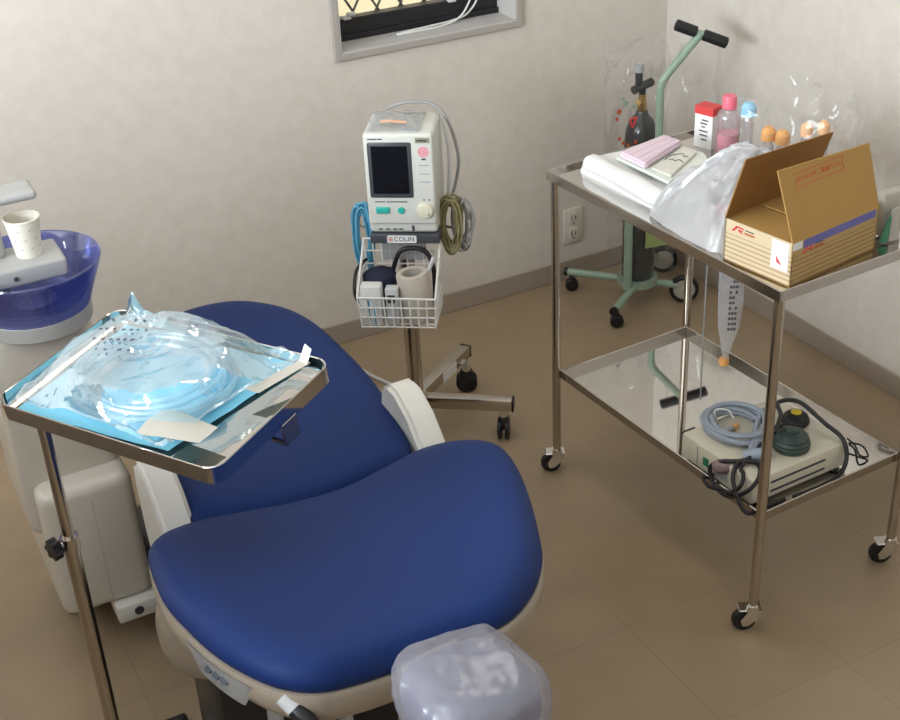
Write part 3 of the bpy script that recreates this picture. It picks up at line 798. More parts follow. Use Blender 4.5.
# ------------------------------------------------------------------ gas cylinder cart
gc = thing('cylinder_cart', 'green painted gas cylinder cart with black T handle in the corner', 'cart', (2.16, 3.04, 0))
hub = V((2.165, 3.04, .075))
def gtube(pts, r, name='arm', m='greengrey', n=14):
    bm = B(); tube(bm, pts, r, n); return obj(name, bm, M[m], gc)
armL, armF, armR, armB = V((2.01, 3.215, .075)), V((1.985, 2.912, .075)), V((2.262, 2.975, .06)), V((2.33, 3.19, .06))
for e_, sub in ((armL, 1), (armF, 1), (armR, 0), (armB, 0)):
    am = gtube([hub, e_], .012)
    if sub:
        dd = (e_ - hub).normalized()
        bm = B(); cyl(bm, e_ - dd * .002, e_ + dd * .010, .0132, n=16); obj('end_cap', bm, M['rubber'], am)
for (x, y), e_ in (((2.030, 3.222), armL), ((2.012, 2.938), armF)):
    c = V((x, y, .0215))
    bm = B(); cyl(bm, c + V((0, 0, .018)), V((x, y, .068)), .008, n=14); ca = obj('caster', bm, M['blackp'], gc)
    bm = B(); lathe(bm, [(0, -.012), (.017, -.012), (.021, -.008), (.021, .008), (.017, .012), (0, .012)], n=26, xf=frame_xf(c, wv, (0, 0, 1), -wn)); obj('wheel', bm, M['rubber'], ca)
for c in (V((2.281, 2.965, .046)), V((2.352, 3.175, .046))):
    an = V((-.55, -.83, 0)).normalized(); s = V((-an.y, an.x, 0))
    fx_ = frame_xf(c, s, (0, 0, 1), s.cross(V((0, 0, 1))))
    bm = B(); lathe(bm, [(.034, -.011), (.042, -.011), (.046, -.006), (.046, .006), (.042, .011), (.034, .011), (.034, -.011)], n=36, xf=fx_); wh = obj('wheel', bm, M['rubber'], gc)
    bm = B(); lathe(bm, [(0, -.012), (.01, -.012), (.011, -.008), (.034, -.006), (.034, .006), (.011, .008), (.01, .012), (0, .012)], n=30, xf=fx_); obj('wheel_hub', bm, M['tape'], wh)
gtube([V((2.095, 3.005, .08)), V((2.095, 3.005, .42))], .013, 'post')
bm = B(); cyl(bm, (2.16, 3.045, .07), (2.16, 3.045, .092), .062, n=28); obj('base_plate', bm, M['greengrey'], gc)
hp = catmull([(2.10, 2.99, .41), (2.145, 2.945, .44), (2.145, 2.935, .50), (2.140, 2.932, .70), (2.142, 2.930, .735), (2.155, 2.924, .765), (2.239, 2.891, .873)], 6)
gtube(hp, .0115, 'handle_post')
TH = V((2.225, 2.885, .868)); 
ta, tb = V((2.182, 2.93, .9014)), V((2.302, 2.85, .8463))
TH = ta + (tb - ta) * .47
gtube([ta + (tb - ta) * .05, tb - (tb - ta) * .05], .009, 'handle_bar')
for p_, q_ in ((ta, ta + (tb - ta) * .41), (ta + (tb - ta) * .53, tb)):
    bm = B(); tube(bm, [p_, p_ + (q_ - p_) * .04, q_ - (q_ - p_) * .04, q_], [.011, .016, .016, .011], 16); obj('grip', bm, M['rubber'], gc)
bm = B(); prism(bm, [(2.145, 2.985, .21), (2.215, 2.975, .21), (2.215, 2.975, .28), (2.145, 2.985, .28)], (0, .004, 0)); obj('bracket_plate', bm, M['lime'], gc, None, 0)
cy = thing('gas_cylinder', 'black gas cylinder with brass valve standing on the green cart', 'gas cylinder', (2.16, 3.045, .092))
bm = B(); lathe(bm, [(0, 0), (.046, 0), (.05, .006), (.05, .44), (.047, .475), (.036, .505), (.02, .523), (.016, .535), (0, .535)], (2.16, 3.045, .092)); obj('body', bm, M['tank'], cy)
bm = B(); lathe(bm, [(.012, 0), (.014, .005), (.014, .03), (.011, .034), (.011, .055), (0, .055)], (2.16, 3.045, .622), 20); cyl(bm, (2.16, 3.045, .655), (2.135, 3.03, .66), .008, n=14); obj('valve', bm, M['brass'], cy)
bm = B(); cyl(bm, (2.16, 3.045, .674), (2.16, 3.045, .70), .010, n=16); cyl(bm, (2.125, 3.04, .695), (2.195, 3.05, .705), .0125, n=16); cyl(bm, (2.148, 3.045, .70), (2.146, 3.045, .745), .012, .011, 16); rg = obj('regulator', bm, M['blackp'], cy)
bm = B(); cyl(bm, (2.146, 3.045, .746), (2.146, 3.044, .768), .015, .013, 18); obj('gauge', bm, M['greyp'], rg)
bm = B(); a0 = math.radians(232)
vs = []
for i in range(9):
    a = a0 + (i - 4) * .12
    vs.append([bm.verts.new((2.16 + .0506 * math.cos(a), 3.045 + .0506 * math.sin(a), .092 + z_)) for z_ in (.395, .43)])
for p_, q_ in zip(vs, vs[1:]): bm.faces.new((p_[0], q_[0], q_[1], p_[1]))
obj('red_label', bm, M['red'], cy)
# clear bag hung over the regulator
cb = thing('clear_bag', 'clear plastic bag with red printing hung over the gas cylinder valve', 'plastic bag', (2.10, 3.0, .40))
bm = B(); tubebag(bm, (2.115, 3.015, .42), .072, .058, .40, .016, 12, 5, .0, nu=80, nv=40, pinch=.25); obj('film', bm, M['clear'], cb, None, 1.2)
fo = lambda x, z: V((x, 2.945, z))
bm = B()
tri = [(2.048, .650), (2.072, .653), (2.058, .625)]
for p_, q_ in zip(tri, tri[1:] + tri[:1]): tube(bm, [fo(*p_), fo(*q_)], .0028, 6)
obj('red_triangle', bm, M['red'], cb)
for x_, z_, r_ in ((2.028, .585, .006), (2.005, .66, .006), (2.012, .68, .008), (2.07, .58, .006), (2.045, .575, .005), (2.015, .60, .006)):
    bm = B(); cyl(bm, fo(x_, z_), fo(x_, z_) + V((0, .0008, 0)), r_, n=9); obj('red_print', bm, M['rust'], cb)
for x_, z_, r_ in ((2.035, .70, .009), (2.062, .685, .007), (2.025, .715, .006), (2.00, .56, .009)):
    bm = B(); cyl(bm, fo(x_, z_), fo(x_, z_) + V((0, .0008, 0)), r_, n=7); obj('green_print', bm, M['greengrey'], cb)
# clear bag hung from the T handle
def hbag(u, v):
    a = 2 * PI * u; z = .845 - .44 * v
    cxx = 2.245; wd = .065 + .035 * v
    q = V((cxx - .01 * v + wd * math.cos(a), 2.895 + .01 * v + (.022 + .035 * math.sin(PI * v)) * math.sin(a) - .05 * math.cos(a) * 0, z + .01 * math.cos(a) * (-1.) * (1 - v)))
    k = .010 * crumple(q, 11, 15) * min(1, v * 3)
    return q + V((k * .6 * math.cos(a), k * math.sin(a) - .0, k * .3))
bm = B(); grid(bm, 48, 34, hbag, True)
single('clear_bag', bm, M['clear'], 'long clear plastic bag hung from the black T handle', 'plastic bag', (2.245, 2.9, .405), smooth=1.2)
# plastic wrap round the foot of the cylinder
def wrap(u, v):
    a = 2 * PI * u; z = .098 + .20 * v
    q = V((2.165 + (.085 + .02 * v) * math.cos(a), 3.035 + .078 * math.sin(a), z)); k = .010 * crumple(q, 14, 25)
    return q + V((k * math.cos(a), k * math.sin(a), max(-.002, k * .3)))
bm = B(); grid(bm, 44, 20, wrap, True)
single('plastic_wrap', bm, M['clear'], 'loose clear wrap around the foot of the gas cylinder', 'plastic wrap', (2.165, 3.035, .098), smooth=1.2)

# ------------------------------------------------------------------ patient monitor on its stand
TH_ = math.radians(-34)
MO = V((1.226, 2.729, 0))
MX = Matrix.Translation(MO) @ Matrix.Rotation(TH_, 4, 'Z')
st = thing('monitor_stand', 'rolling steel stand with white wire basket carrying the patient monitor', 'stand', MO, TH_)
def L(a, b, z): return MX @ V((a, b, z))
bm = B(); cyl(bm, L(0.006, 0, .10), L(0.006, 0, .60), .0205, n=24); obj('pole', bm, M['steel'], st)
bm = B(); cyl(bm, L(0.004, 0, .08), L(0.004, 0, .135), .03, n=24); obj('hub', bm, M['steel'], st)
inv = MX.inverted()
def w2l(p): return inv @ V(p)
ends = [(1.437, 2.572), (1.468, 2.890), (1.04, 2.905), (1.02, 2.56)]
for i, (x, y) in enumerate(ends):
    c0 = V((MO.x, MO.y, 0)); e_ = V((x, y, 0)); dd = (e_ - c0); ln = dd.length; dd.normalize(); sd = V((-dd.y, dd.x, 0))
    bm = B(); box(bm, (.012, -.016, .088), (ln, .016, .122), .003, 2, frame_xf(c0, dd, sd, (0, 0, 1))); bl = obj('base_leg', bm, M['steel'], st)
    bm = B(); box(bm, (ln, -.0165, .0875), (ln + .004, .0165, .1225), .001, 1, frame_xf(c0, dd, sd, (0, 0, 1))); obj('end_cap', bm, M['rubber'], bl)
    if i == 1:
        bm = B(); pass
        bx_ = B(); box(bx_, (ln - .16, -.0172, .088), (ln - .085, -.0160, .119), 0, 1, frame_xf(c0, dd, sd, (0, 0, 1))); obj('leg_label', bx_, M['label'], bl, None, 0)
        bm.free()
    cc = c0 + dd * (ln - .025)
    if i == 1: cc = cc - sd * .020 - dd * .012
    bm = B(); cyl(bm, cc + V((0, 0, .066)), cc + V((0, 0, .089)), .013, n=18)
    fw = V((.55, .83, 0)) if i == 0 else V((.885, -.463, 0))
    fw.normalize(); fs_ = V((-fw.y, fw.x, 0)); wc = cc + fw * .008 * 0 + V((0, 0, .030))
    ca = obj('caster', bm, M['chrome'], st)
    bm = B(); box(bm, (-.018, -.014, .0), (.018, .014, .038), .006, 2, frame_xf(wc, fw, fs_, (0, 0, 1))); obj('fork', bm, M['blackp'], ca)
    bm = B()
    for s_ in (-1, 1):
        lathe(bm, [(0, -.006), (.022, -.006), (.030, -.004), (.030, .004), (.022, .006), (0, .006)], n=26, xf=frame_xf(wc + fs_ * s_ * .0105, fw, (0, 0, 1), -fs_))
    obj('wheel', bm, M['rubber'], ca)
# mounting bar with brand plate
bm = B(); box(bm, (-.068, -.072, .592), (.102, .075, .6165), .003, 2, MX); mb = obj('mount_plate', bm, M['bez'], st)
bm = B(); box(bm, (-.026, -.0735, .5955), (.046, -.0715, .6140), .003, 2, MX); bp_ = obj('brand_plate', bm, M['label'], mb)
text_mesh('lettering', 'COLIN', .0165, M['ink'], bp_, frame_xf(L(.016, -.0738, .6048), L(1, 0, 0) - L(0, 0, 0), (0, 0, 1), L(0, -1, 0) - L(0, 0, 0)))
bm = B()
for k in range(3): box(bm, (-.022, -.0742, .5995 + .004 * k), (-.012, -.0734, .6015 + .004 * k), 0, 1, MX)
obj('emblem', bm, M['rust'], bp_, None, 0)
# wire basket
bm = B(); wr = .0022
def bw(p, q, r=wr): cyl(bm, L(*p), L(*q), r, n=6)
AL, AR, BF, BBk = -.092, .098, -.172, -.032
AL2, AR2 = -.086, .094                      # bottom a bit narrower
def rim(f):   # height of rim from back (0) to front (1)
    return .588 - .093 * f
zb_ = .412
for p, q in (((AL, BF, .495), (AR, BF, .492)), ((AL, BBk, .588), (AR, BBk, .585)), ((AL, BF, .495), (AL, BBk, .588)), ((AR, BF, .492), (AR, BBk, .585))): bw(p, q, .0028)
for k in (1, 2, 3):
    z = .494 - k * .027; t_ = k / 3
    a0, a1 = AL + (AL2 - AL) * t_, AR + (AR2 - AR) * t_
    bw((a0, BF + .006 * t_, z), (a1, BF + .006 * t_, z)); bw((a0, BF + .006 * t_, z), (a0, BBk, z)); bw((a1, BF + .006 * t_, z), (a1, BBk, z)); bw((a0, BBk, z), (a1, BBk, z))
for z in (.52, .555):
    bw((AL, BBk, z), (AR, BBk, z))
    fr = (.588 - z) / .093
    for a_ in (AL, AR): bw((a_, BBk + (BF - BBk) * fr, z), (a_, BBk, z))
for k in range(10):
    s_ = k / 9
    at, ab = AL + (AR - AL) * s_, AL2 + (AR2 - AL2) * s_
    bw((at, BF, .494), (ab, BF + .006, zb_)); bw((ab, BF + .006, zb_), (ab, BBk, zb_)); bw((ab, BBk, zb_), (at, BBk, .587))
for k in range(1, 6):
    s_ = k / 6; b_ = BF + (BBk - BF) * s_
    for at, ab in ((AL, AL2), (AR, AR2)): bw((at, b_, .494 + .093 * s_), (ab, b_, zb_))
    bw((AL2, b_, zb_), (AR2, b_, zb_))
bk = obj('wire_basket', bm, M['wire'], st)
for a_, sg_ in ((-.072, -1), (.104, 1)):
    bm = B(); tube(bm, catmull([L(a_ - .004 * sg_, .01, .605), L(a_ + sg_ * .018, .0, .605), L(a_ + sg_ * .034, -.004, .615), L(a_ + sg_ * .038, -.004, .628)], 5), .004, 8); obj('cable_hook', bm, M['chrome'], st)
bm = B(); box(bm, (-.05, -.034, .53), (.06, -.014, .592), .003, 1, MX); obj('basket_bracket', bm, M['greyp'], st)

# monitor
mo_ = thing('patient_monitor', 'off white patient monitor with dark screen on the rolling stand', 'monitor', L(0.0155, 0, .6165), TH_)
A0, A1 = -.068, .099
bm = B(); box(bm, (A0, -.066, .618), (A1, .088, .872), .010, 3, MX); obj('case', bm, M['monitor'], mo_)
bm = B(); box(bm, (A0 + .001, -.074, .643), (A1 - .001, -.060, .872), .007, 3, MX); obj('front_panel', bm, M['monitor'], mo_)
bm = B(); box(bm, (-.057, -.0765, .714), (.046, -.072, .852), .004, 2, MX); bz = obj('screen_bezel', bm, M['bez'], mo_)
bm = B(); box(bm, (-.049, -.0772, .724), (.038, -.0755, .844), .001, 1, MX); obj('screen', bm, M['screen'], bz, None, 0)
bm = B(); box(bm, (-.047, -.0785, .673), (-.014, -.073, .690), .0026, 2, MX)
bmesh.ops.bevel(bm, geom=[e for e in bm.edges if abs((e.verts[0].co - e.verts[1].co).length) > .0], offset=.0001, segments=1, affect='EDGES'); obj('start_button', bm, M['teal'], mo_)
bm = B(); lathe(bm, [(0, 0), (.0085, 0), (.0085, .004), (.007, .0055), (0, .0055)], n=22, xf=frame_xf(L(.014, -.073, .681), L(1, 0, 0) - MO, (0, 0, 1), L(0, -1, 0) - MO)); obj('round_button', bm, M['teal'], mo_)
bm = B(); lathe(bm, [(0, 0), (.020, 0), (.020, .006), (.018, .010), (.012, .012), (0, .012)], n=30, xf=frame_xf(L(.072, -.073, .681), L(1, 0, 0) - MO, (0, 0, 1), L(0, -1, 0) - MO)); dl = obj('dial', bm, M['dial'], mo_)
bm = B(); box(bm, (.079, -.0856, .671), (.083, -.084, .677), 0, 1, MX); obj('dial_mark', bm, M['olive'], dl, None, 0)
bm = B(); box(bm, (.057, -.0749, .850), (.091, -.0735, .863), .0005, 1, MX); ol = obj('model_label', bm, M['olive'], mo_, None, 0)
bm = B(); box(bm, (.061, -.0753, .854), (.085, -.0747, .858), 0, 1, MX); obj('label_print', bm, M['ink'], ol, None, 0)
bm = B(); lathe(bm, [(0, 0), (.0135, 0), (.0135, .0008), (0, .0008)], n=12, xf=frame_xf(L(.075, -.0738, .828), L(1, 0, 0) - MO, (0, 0, 1), L(0, -1, 0) - MO)); obj('pink_sticker', bm, M['pinkst'], mo_, None, 0)
bm = B()
for z_ in (.794, .772, .752): box(bm, (.062, -.0746, z_), (.088, -.0736, z_ + .0022), 0, 1, MX)
obj('key_line', bm, M['bluegrey'], mo_, None, 0)
bm = B(); box(bm, (.070, -.0746, .808), (.080, -.0736, .812), 0, 1, MX); box(bm, (.068, -.0746, .7065), (.073, -.0736, .709), 0, 1, MX); box(bm, (.080, -.0746, .7065), (.085, -.0736, .709), 0, 1, MX)
for a_, b_ in ((-.055, -.034), (-.032, -.020)): box(bm, (a_, -.0746, .8585), (b_, -.0736, .861), 0, 1, MX)
for a_, b_ in ((-.048, -.024), (-.020, .030)): box(bm, (a_, -.0746, .7015), (b_, -.0736, .704), 0, 1, MX)
obj('print_lines', bm, M['ink'], mo_, None, 0)
bm = B(); box(bm, (.036, -.0672, .624), (.042, -.0655, .638), 0, 1, MX)
for a_ in (-.046, -.028, -.010, .004): box(bm, (a_, -.0672, .627), (a_ + .010, -.0655, .630), 0, 1, MX)
obj('port', bm, M['ink'], mo_, None, 0)
# plastic sheet and label on the top
pcv = thing('plastic_cover', 'crinkled clear plastic sheet with orange label on top of the monitor', 'plastic cover', L(.0, .01, .8725), TH_)
def cov(u, v):
    a, b = A0 + .006 + .128 * u, -.064 + .150 * v
    q = V((a, b, .8725)); k = .010 * abs(crumple(V((a, b, 0)), 22, 3)) * math.sin(PI * min(1, .08 + v)) ** .5
    return L(a, b, .8732 + k * (.3 + .7 * v) + .004 * math.sin(PI * u))
bm = B(); grid(bm, 34, 30, cov); obj('sheet', bm, film('sheet_film', (.96, .97, 1.), .12, .2, .3, (.72, .74, .8), bump=.3), pcv, None, 1.2)
bm = B(); grid(bm, 12, 4, lambda u, v: L(-.030 + .062 * u, -.036 + .018 * v, .886 + .0015 * math.sin(5 * u))); obj('orange_label', bm, M['orangelab'], pcv)
# cables
def bundle(name, cen, rx, rz, n, r, m, label, seed, drop=.0, ax_=(1, 0)):
    rnd = random.Random(seed); bm = B(); pts = []
    for k in range(n):
        jx, jz = rnd.uniform(-.009, .009), rnd.uniform(-.016, .016); ph = rnd.uniform(-.2, .2); jb = rnd.uniform(-.012, .012)
        for i in range(10):
            a = 2 * PI * i / 10 + ph
            pts.append(L(cen[0] + jx + (rx * (1 + .15 * rnd.uniform(-1, 1))) * math.cos(a) * ax_[0], cen[1] + jb + rx * math.cos(a) * ax_[1] + rnd.uniform(-.003, .003), cen[2] + jz + rz * math.sin(a) * (1.1 if math.sin(a) < 0 else .9)))
    tube(bm, catmull(pts, 3), r, 6)
    return single(name, bm, M[m], label, 'cable', tuple(L(cen[0], cen[1], cen[2] - rz)))
bundle('cable_bundle', (-.098, -.004, .585), .019, .082, 17, .0026, 'cyan', 'bundle of light blue cables hanging on the left of the monitor', 5)
bundle('cable_bundle', (.122, -.004, .615), .021, .066, 17, .0028, 'olivec', 'bundle of olive cables hanging on the right of the monitor', 8)
bundle('cable_bundle', (.150, .010, .610), .018, .060, 8, .0028, 'greyc', 'grey cable loops beside the olive cables right of the monitor', 11)
cord('cable', [L(-.03, .085, .880), L(-.005, .085, .890), L(.04, .082, .897), L(.085, .078, .890), L(.120, .065, .85), L(.142, .05, .77), L(.132, .05, .70), L(.118, .04, .66)], .0042, 'grey cable arching over the back of the monitor', 'greyc', loc=tuple(L(.1, .07, .66)))
cord('cable', [L(.105, .06, .86), L(.118, .045, .80), L(.118, .04, .72), L(.110, .04, .655)], .0036, 'pale grey cable down the right side of the monitor', 'lgrey', loc=tuple(L(.11, .05, .655)))
cord('cable', [(1.235, 3.115, .006), (1.25, 3.05, .006), (1.285, 2.955, .006), (1.30, 2.86, .02), (1.262, 2.76, .006)], .0045, 'pale cable on the floor behind the dental chair', 'lgrey')
# basket contents
ZB = zb_ + .0028
bm = B()
def cuff(u, v):
    a = 2 * PI * u; sg = 1 - abs(2 * v - 1) ** 4
    q = V((-.046 + .046 * math.cos(a) * sg ** .5, -.085 + .042 * math.sin(a) * sg ** .5, ZB + .120 * v)); k = .007 * nz(q, 40, 7)
    return L(q.x + k * math.cos(a), q.y + k * math.sin(a), q.z)
grid(bm, 30, 20, cuff, True)
single('pressure_cuff', bm, M['navy'], 'dark navy blood pressure cuff at the back of the wire basket', 'cuff', tuple(L(-.048, -.075, ZB)))
bm = B(); box(bm, (-.086, -.166, ZB), (-.034, -.130, ZB + .106), .006, 2, MX); pk_ = thing('paper_packet', 'white paper packet in the left front of the wire basket', 'packet', L(-.063, -.144, ZB), TH_)
obj('packet', bm, M['paper'], pk_)
bm = B(); box(bm, (-.070, -.1668, ZB + .006), (-.064, -.1658, ZB + .070), 0, 1, MX); box(bm, (-.054, -.1668, ZB + .006), (-.050, -.1658, ZB + .070), 0, 1, MX); obj('blue_stripe', bm, M['cyan'], pk_, None, 0)
bm = B(); box(bm, (-.026, -.160, ZB), (.006, -.132, ZB + .098), .004, 2, MX); gs = thing('sensor_clip', 'grey blue sensor box beside the white packet in the basket', 'sensor', L(-.021, -.144, ZB), TH_)
obj('case', bm, M['lgrey'], gs)
bm = B(); box(bm, (-.020, -.1612, ZB + .060), (-.002, -.1595, ZB + .082), .001, 1, MX); obj('dark_window', bm, M['bez'], gs, None, 0)
rl = thing('tape_roll', 'beige paper roll with hollow core standing in the wire basket', 'roll', L(.036, -.110, ZB), TH_)
rxf = MX @ Matrix.Translation((.048, -.116, ZB)) @ Matrix.Rotation(-.10, 4, 'Y') @ Matrix.Diagonal((1.1, 1.1, 1.05, 1))
bm = B(); lathe(bm, [(.024, .002), (.035, .002), (.036, .008), (.036, .112), (.034, .117), (.024, .117), (.023, .110), (.023, .006), (.024, .002)], n=32, xf=rxf); obj('roll', bm, M['rollb'], rl)
bm = B(); lathe(bm, [(.0205, .004), (.023, .004), (.023, .116), (.0205, .116), (.0205, .004)], n=28, xf=rxf); obj('core', bm, M['tape'], rl)
cord('rubber_tube', [L(-.02, -.06, ZB + .10), L(0, -.062, ZB + .150), L(.03, -.06, ZB + .160), L(.065, -.06, ZB + .150), L(.083, -.07, ZB + .11), L(.085, -.08, ZB + .05), L(.083, -.085, ZB + .006)], .006, 'dark curved rubber tube standing behind the beige roll', 'rubber', loc=tuple(L(.08, -.08, ZB)))
cord('syringe_stick', [L(.034, -.115, ZB + .03), L(.090, -.10, ZB + .155)], .0052, 'pale grey stick leaning out of the beige roll', 'lgrey', sub=2, loc=tuple(L(.034, -.115, ZB + .03)))
cord('rubber_tube', [L(-.084, -.06, ZB + .13), L(-.102, -.10, ZB + .12), L(-.105, -.13, ZB + .09), L(-.104, -.13, ZB + .06), L(-.098, -.11, ZB + .03)], .0042, 'black tube bulging out of the left side of the basket', 'rubber', loc=tuple(L(-.1, -.11, ZB + .03)))

# ------------------------------------------------------------------ dental chair
ch = thing('dental_chair', 'blue upholstered reclined dental chair with cream shell', 'dental chair', (.6, 1.9, 0))
BO = [(.288, 1.702, .657), (.305, 1.774, .63), (.339, 1.822, .608), (.393, 1.850, .587), (.475, 1.855, .571), (.584, 1.835, .571), (.677, 1.825, .576), (.764, 1.836, .584), (.838, 1.833, .599), (.888, 1.789, .625), (.905, 1.706, .654), (.892, 1.611, .675), (.849, 1.483, .698), (.791, 1.348, .72), (.757, 1.285, .731), (.716, 1.234, .739), (.664, 1.195, .745), (.596, 1.188, .74), (.536, 1.182, .743), (.474, 1.176, .752), (.426, 1.170, .764), (.37, 1.170, .778), (.33, 1.199, .781), (.303, 1.253, .774), (.282, 1.334, .76), (.271, 1.445, .733), (.269, 1.546, .707)]
BO = [(x + .010 * max(0, (1.75 - y) / .55), y + .036 * max(0, (1.75 - y) / .55), z) for x, y, z in BO]
BO = [(x + (.012 * min(1, (x - .66) / .08) if x > .66 and y < 1.72 else 0), y, z) for x, y, z in BO]
def zback(x, y): return .575 + .15 * (1.88 - y) / .55 + .55 * (x - .6) ** 2
BOc = catmull([(x, y, 0) for x, y, z in BO], 6, True)
def padded(bm, out, cen, zf, rings, bottom=True):
    """rings: list of (scale, dz)"""
    cen = V((*cen, 0)); R = []
    for s, dz in rings:
        if s == 0: R.append([bm.verts.new((cen.x, cen.y, zf(cen.x, cen.y) + dz))])
        else:
            row = []
            for p in out:
                q = cen + (p - cen) * min(s, 1.) + ((p - cen).normalized() * (s - 1.) * .3 if s > 1 else V((0, 0, 0)))
                row.append(bm.verts.new((q.x, q.y, zf(q.x, q.y) + dz)))
            R.append(row)
    n = len(out)
    for a, b in zip(R, R[1:]):
        for k in range(n):
            k2 = (k + 1) % n
            if len(a) == 1: bm.faces.new((a[0], b[k], b[k2]))
            elif len(b) == 1: bm.faces.new((a[k], b[0], a[k2]))
            else: bm.faces.new((a[k], b[k], b[k2], a[k2]))
    return bm
cen = (.585, 1.50)
bm = B(); padded(bm, BOc, cen, zback, [(0, -.004), (.2, -.004), (.4, -.003), (.58, -.002), (.70, 0), (.78, .001), (.84, .0), (.88, -.003), (.92, -.008), (.955, -.016), (.98, -.026), (.994, -.036), (1.0, -.045), (.99, -.054), (.97, -.058), (0, -.058)])
obj('backrest', bm, M['blue'], ch, None, .9)
bm = B(); padded(bm, BOc, cen, zback, [(0, -.057), (.9, -.057), (.99, -.056), (1.0, -.058), (1.008, -.066), (1.005, -.088), (.96, -.110), (.86, -.130), (.7, -.145), (0, -.150)])
sh = obj('backrest_shell', bm, M['beige'], ch, None, .9)
# control strip on the shell's left flank
def shell_pt(t_, dz, off=0.):
    i = int(t_) % len(BOc); p = BOc[i] + (BOc[(i + 1) % len(BOc)] - BOc[i]) * (t_ - int(t_))
    c = V((*cen, 0)); d_ = (p - c); q = c + d_ + d_.normalized() * (.0020 + off)
    return V((q.x, q.y, zback(q.x, q.y) + dz))
bm = B()
ta_, tb_ = 22.85 * 6, 24.9 * 6
def strip(u, v):
    t_ = ta_ + (tb_ - ta_) * u
    taper = min(1, u * 5 + .1, (1 - u) * 5 + .25)
    return shell_pt(t_, -.066 - .046 * v * taper, .0035 - .006 * v)
g = grid(bm, 24, 5, strip)
r_ = bmesh.ops.extrude_face_region(bm, geom=bm.faces[:])
cpanel = obj('control_panel', bm, M['panel'], ch)
for k in range(3):
    t_ = ta_ + (tb_ - ta_) * (.40 + .115 * k); p = shell_pt(t_, -.082, .0016); nn = (p - shell_pt(t_, -.084, -.02)); nn = (nn + V((0, 0, .25 * nn.length))).normalized()
    bm = B(); cyl(bm, p - nn * .001, p + nn * .003, .0062, n=16); obj('button', bm, M['btn'], cpanel)
# black handle in its white socket at the head end
p = shell_pt(22.0 * 6, -.066, -.008); dn = V((.30, -.55, -.45)).normalized()
bm = B(); cyl(bm, p, p + dn * .022, .0135, .0130, 18); hd = obj('handle_socket', bm, M['lgrey'], ch)
bm = B(); tube(bm, [p + dn * .019, p + dn * .024, p + dn * .060, p + dn * .073 + V((.006, 0, 0)), p + dn * .080 + V((.012, 0, 0))], [.0105, .0130, .0115, .0105, .009], 18); obj('handle', bm, M['blackp'], hd)
# legrest / seat cushion
def zleg(x, y): return .584 - .02 * (y - 1.88) / .8
LO = [(.396, 1.899), (.43, 1.868), (.483, 1.853), (.587, 1.840), (.704, 1.845), (.800, 1.864), (.831, 1.885), (.849, 1.925), (.869, 2.017), (.888, 2.171), (.893, 2.322), (.888, 2.470), (.862, 2.582), (.808, 2.665), (.75, 2.705), (.67, 2.715), (.57, 2.69), (.50, 2.63), (.445, 2.53), (.418, 2.40), (.403, 2.25), (.398, 2.056)]
LOc = catmull([(x, y, 0) for x, y in LO], 6, True)
lc = (.64, 2.25)
bm = B(); padded(bm, LOc, lc, zleg, [(0, -.002), (.3, -.002), (.6, -.001), (.78, 0), (.86, -.001), (.91, -.005), (.95, -.012), (.98, -.022), (.995, -.032), (1.0, -.040), (.985, -.052), (0, -.052)])
obj('legrest', bm, M['blue'], ch, None, .9)
bm = B(); padded(bm, LOc, lc, zleg, [(0, -.051), (.88, -.051), (.96, -.052), (.97, -.06), (.95, -.085), (.88, -.11), (.7, -.125), (0, -.13)])
obj('legrest_shell', bm, M['beige'], ch, None, .9)
# seat body and plinth
bm = B(); box(bm, (.292, 1.68, .335), (.87, 1.86, .525), .085, 7); box(bm, (.43, 1.86, .30), (.80, 2.35, .49), .05, 4); obj('seat_body', bm, M['beige'], ch)
bm = B(); box(bm, (.372, 1.775, .0), (.77, 1.98, .31), .03, 2); box(bm, (.40, 1.93, 0), (.84, 2.60, .15), .03, 3); obj('plinth', bm, M['blackp'], ch)
# hinge covers
prof = [(2.045, .47), (2.055, .56), (2.045, .612), (2.015, .632), (1.98, .632), (1.925, .605), (1.88, .562), (1.852, .51), (1.842, .46), (1.842, .42), (2.03, .42)]
pp = [V((0, a, b)) for a, b in prof]
def hinge(x0_, x1_):
    bm = B(); prism(bm, [(x0_, p_.y, p_.z) for p_ in pp], (x1_ - x0_, 0, 0))
    bmesh.ops.bevel(bm, geom=[e for e in bm.edges if abs(e.verts[0].co.x - e.verts[1].co.x) < 1e-6], offset=.008, segments=3, affect='EDGES')
    return obj('hinge_cover', bm, M['white'], ch)
hinge(.848, .905); hinge(.352, .410)
# grey hoses looping under the head end
bm = B(); tube(bm, catmull([(.44, 1.62, .42), (.42, 1.58, .36), (.415, 1.55, .26), (.43, 1.55, .16), (.50, 1.58, .10), (.56, 1.64, .14), (.575, 1.68, .24), (.60, 1.70, .32)], 8), .013, 12); obj('hose', bm, M['greyp'], ch)
bm = B(); tube(bm, catmull([(.66, 1.62, .50), (.66, 1.56, .40), (.635, 1.52, .32), (.58, 1.50, .27), (.53, 1.52, .26)], 8), .012, 12); obj('hose', bm, M['beige'], ch)
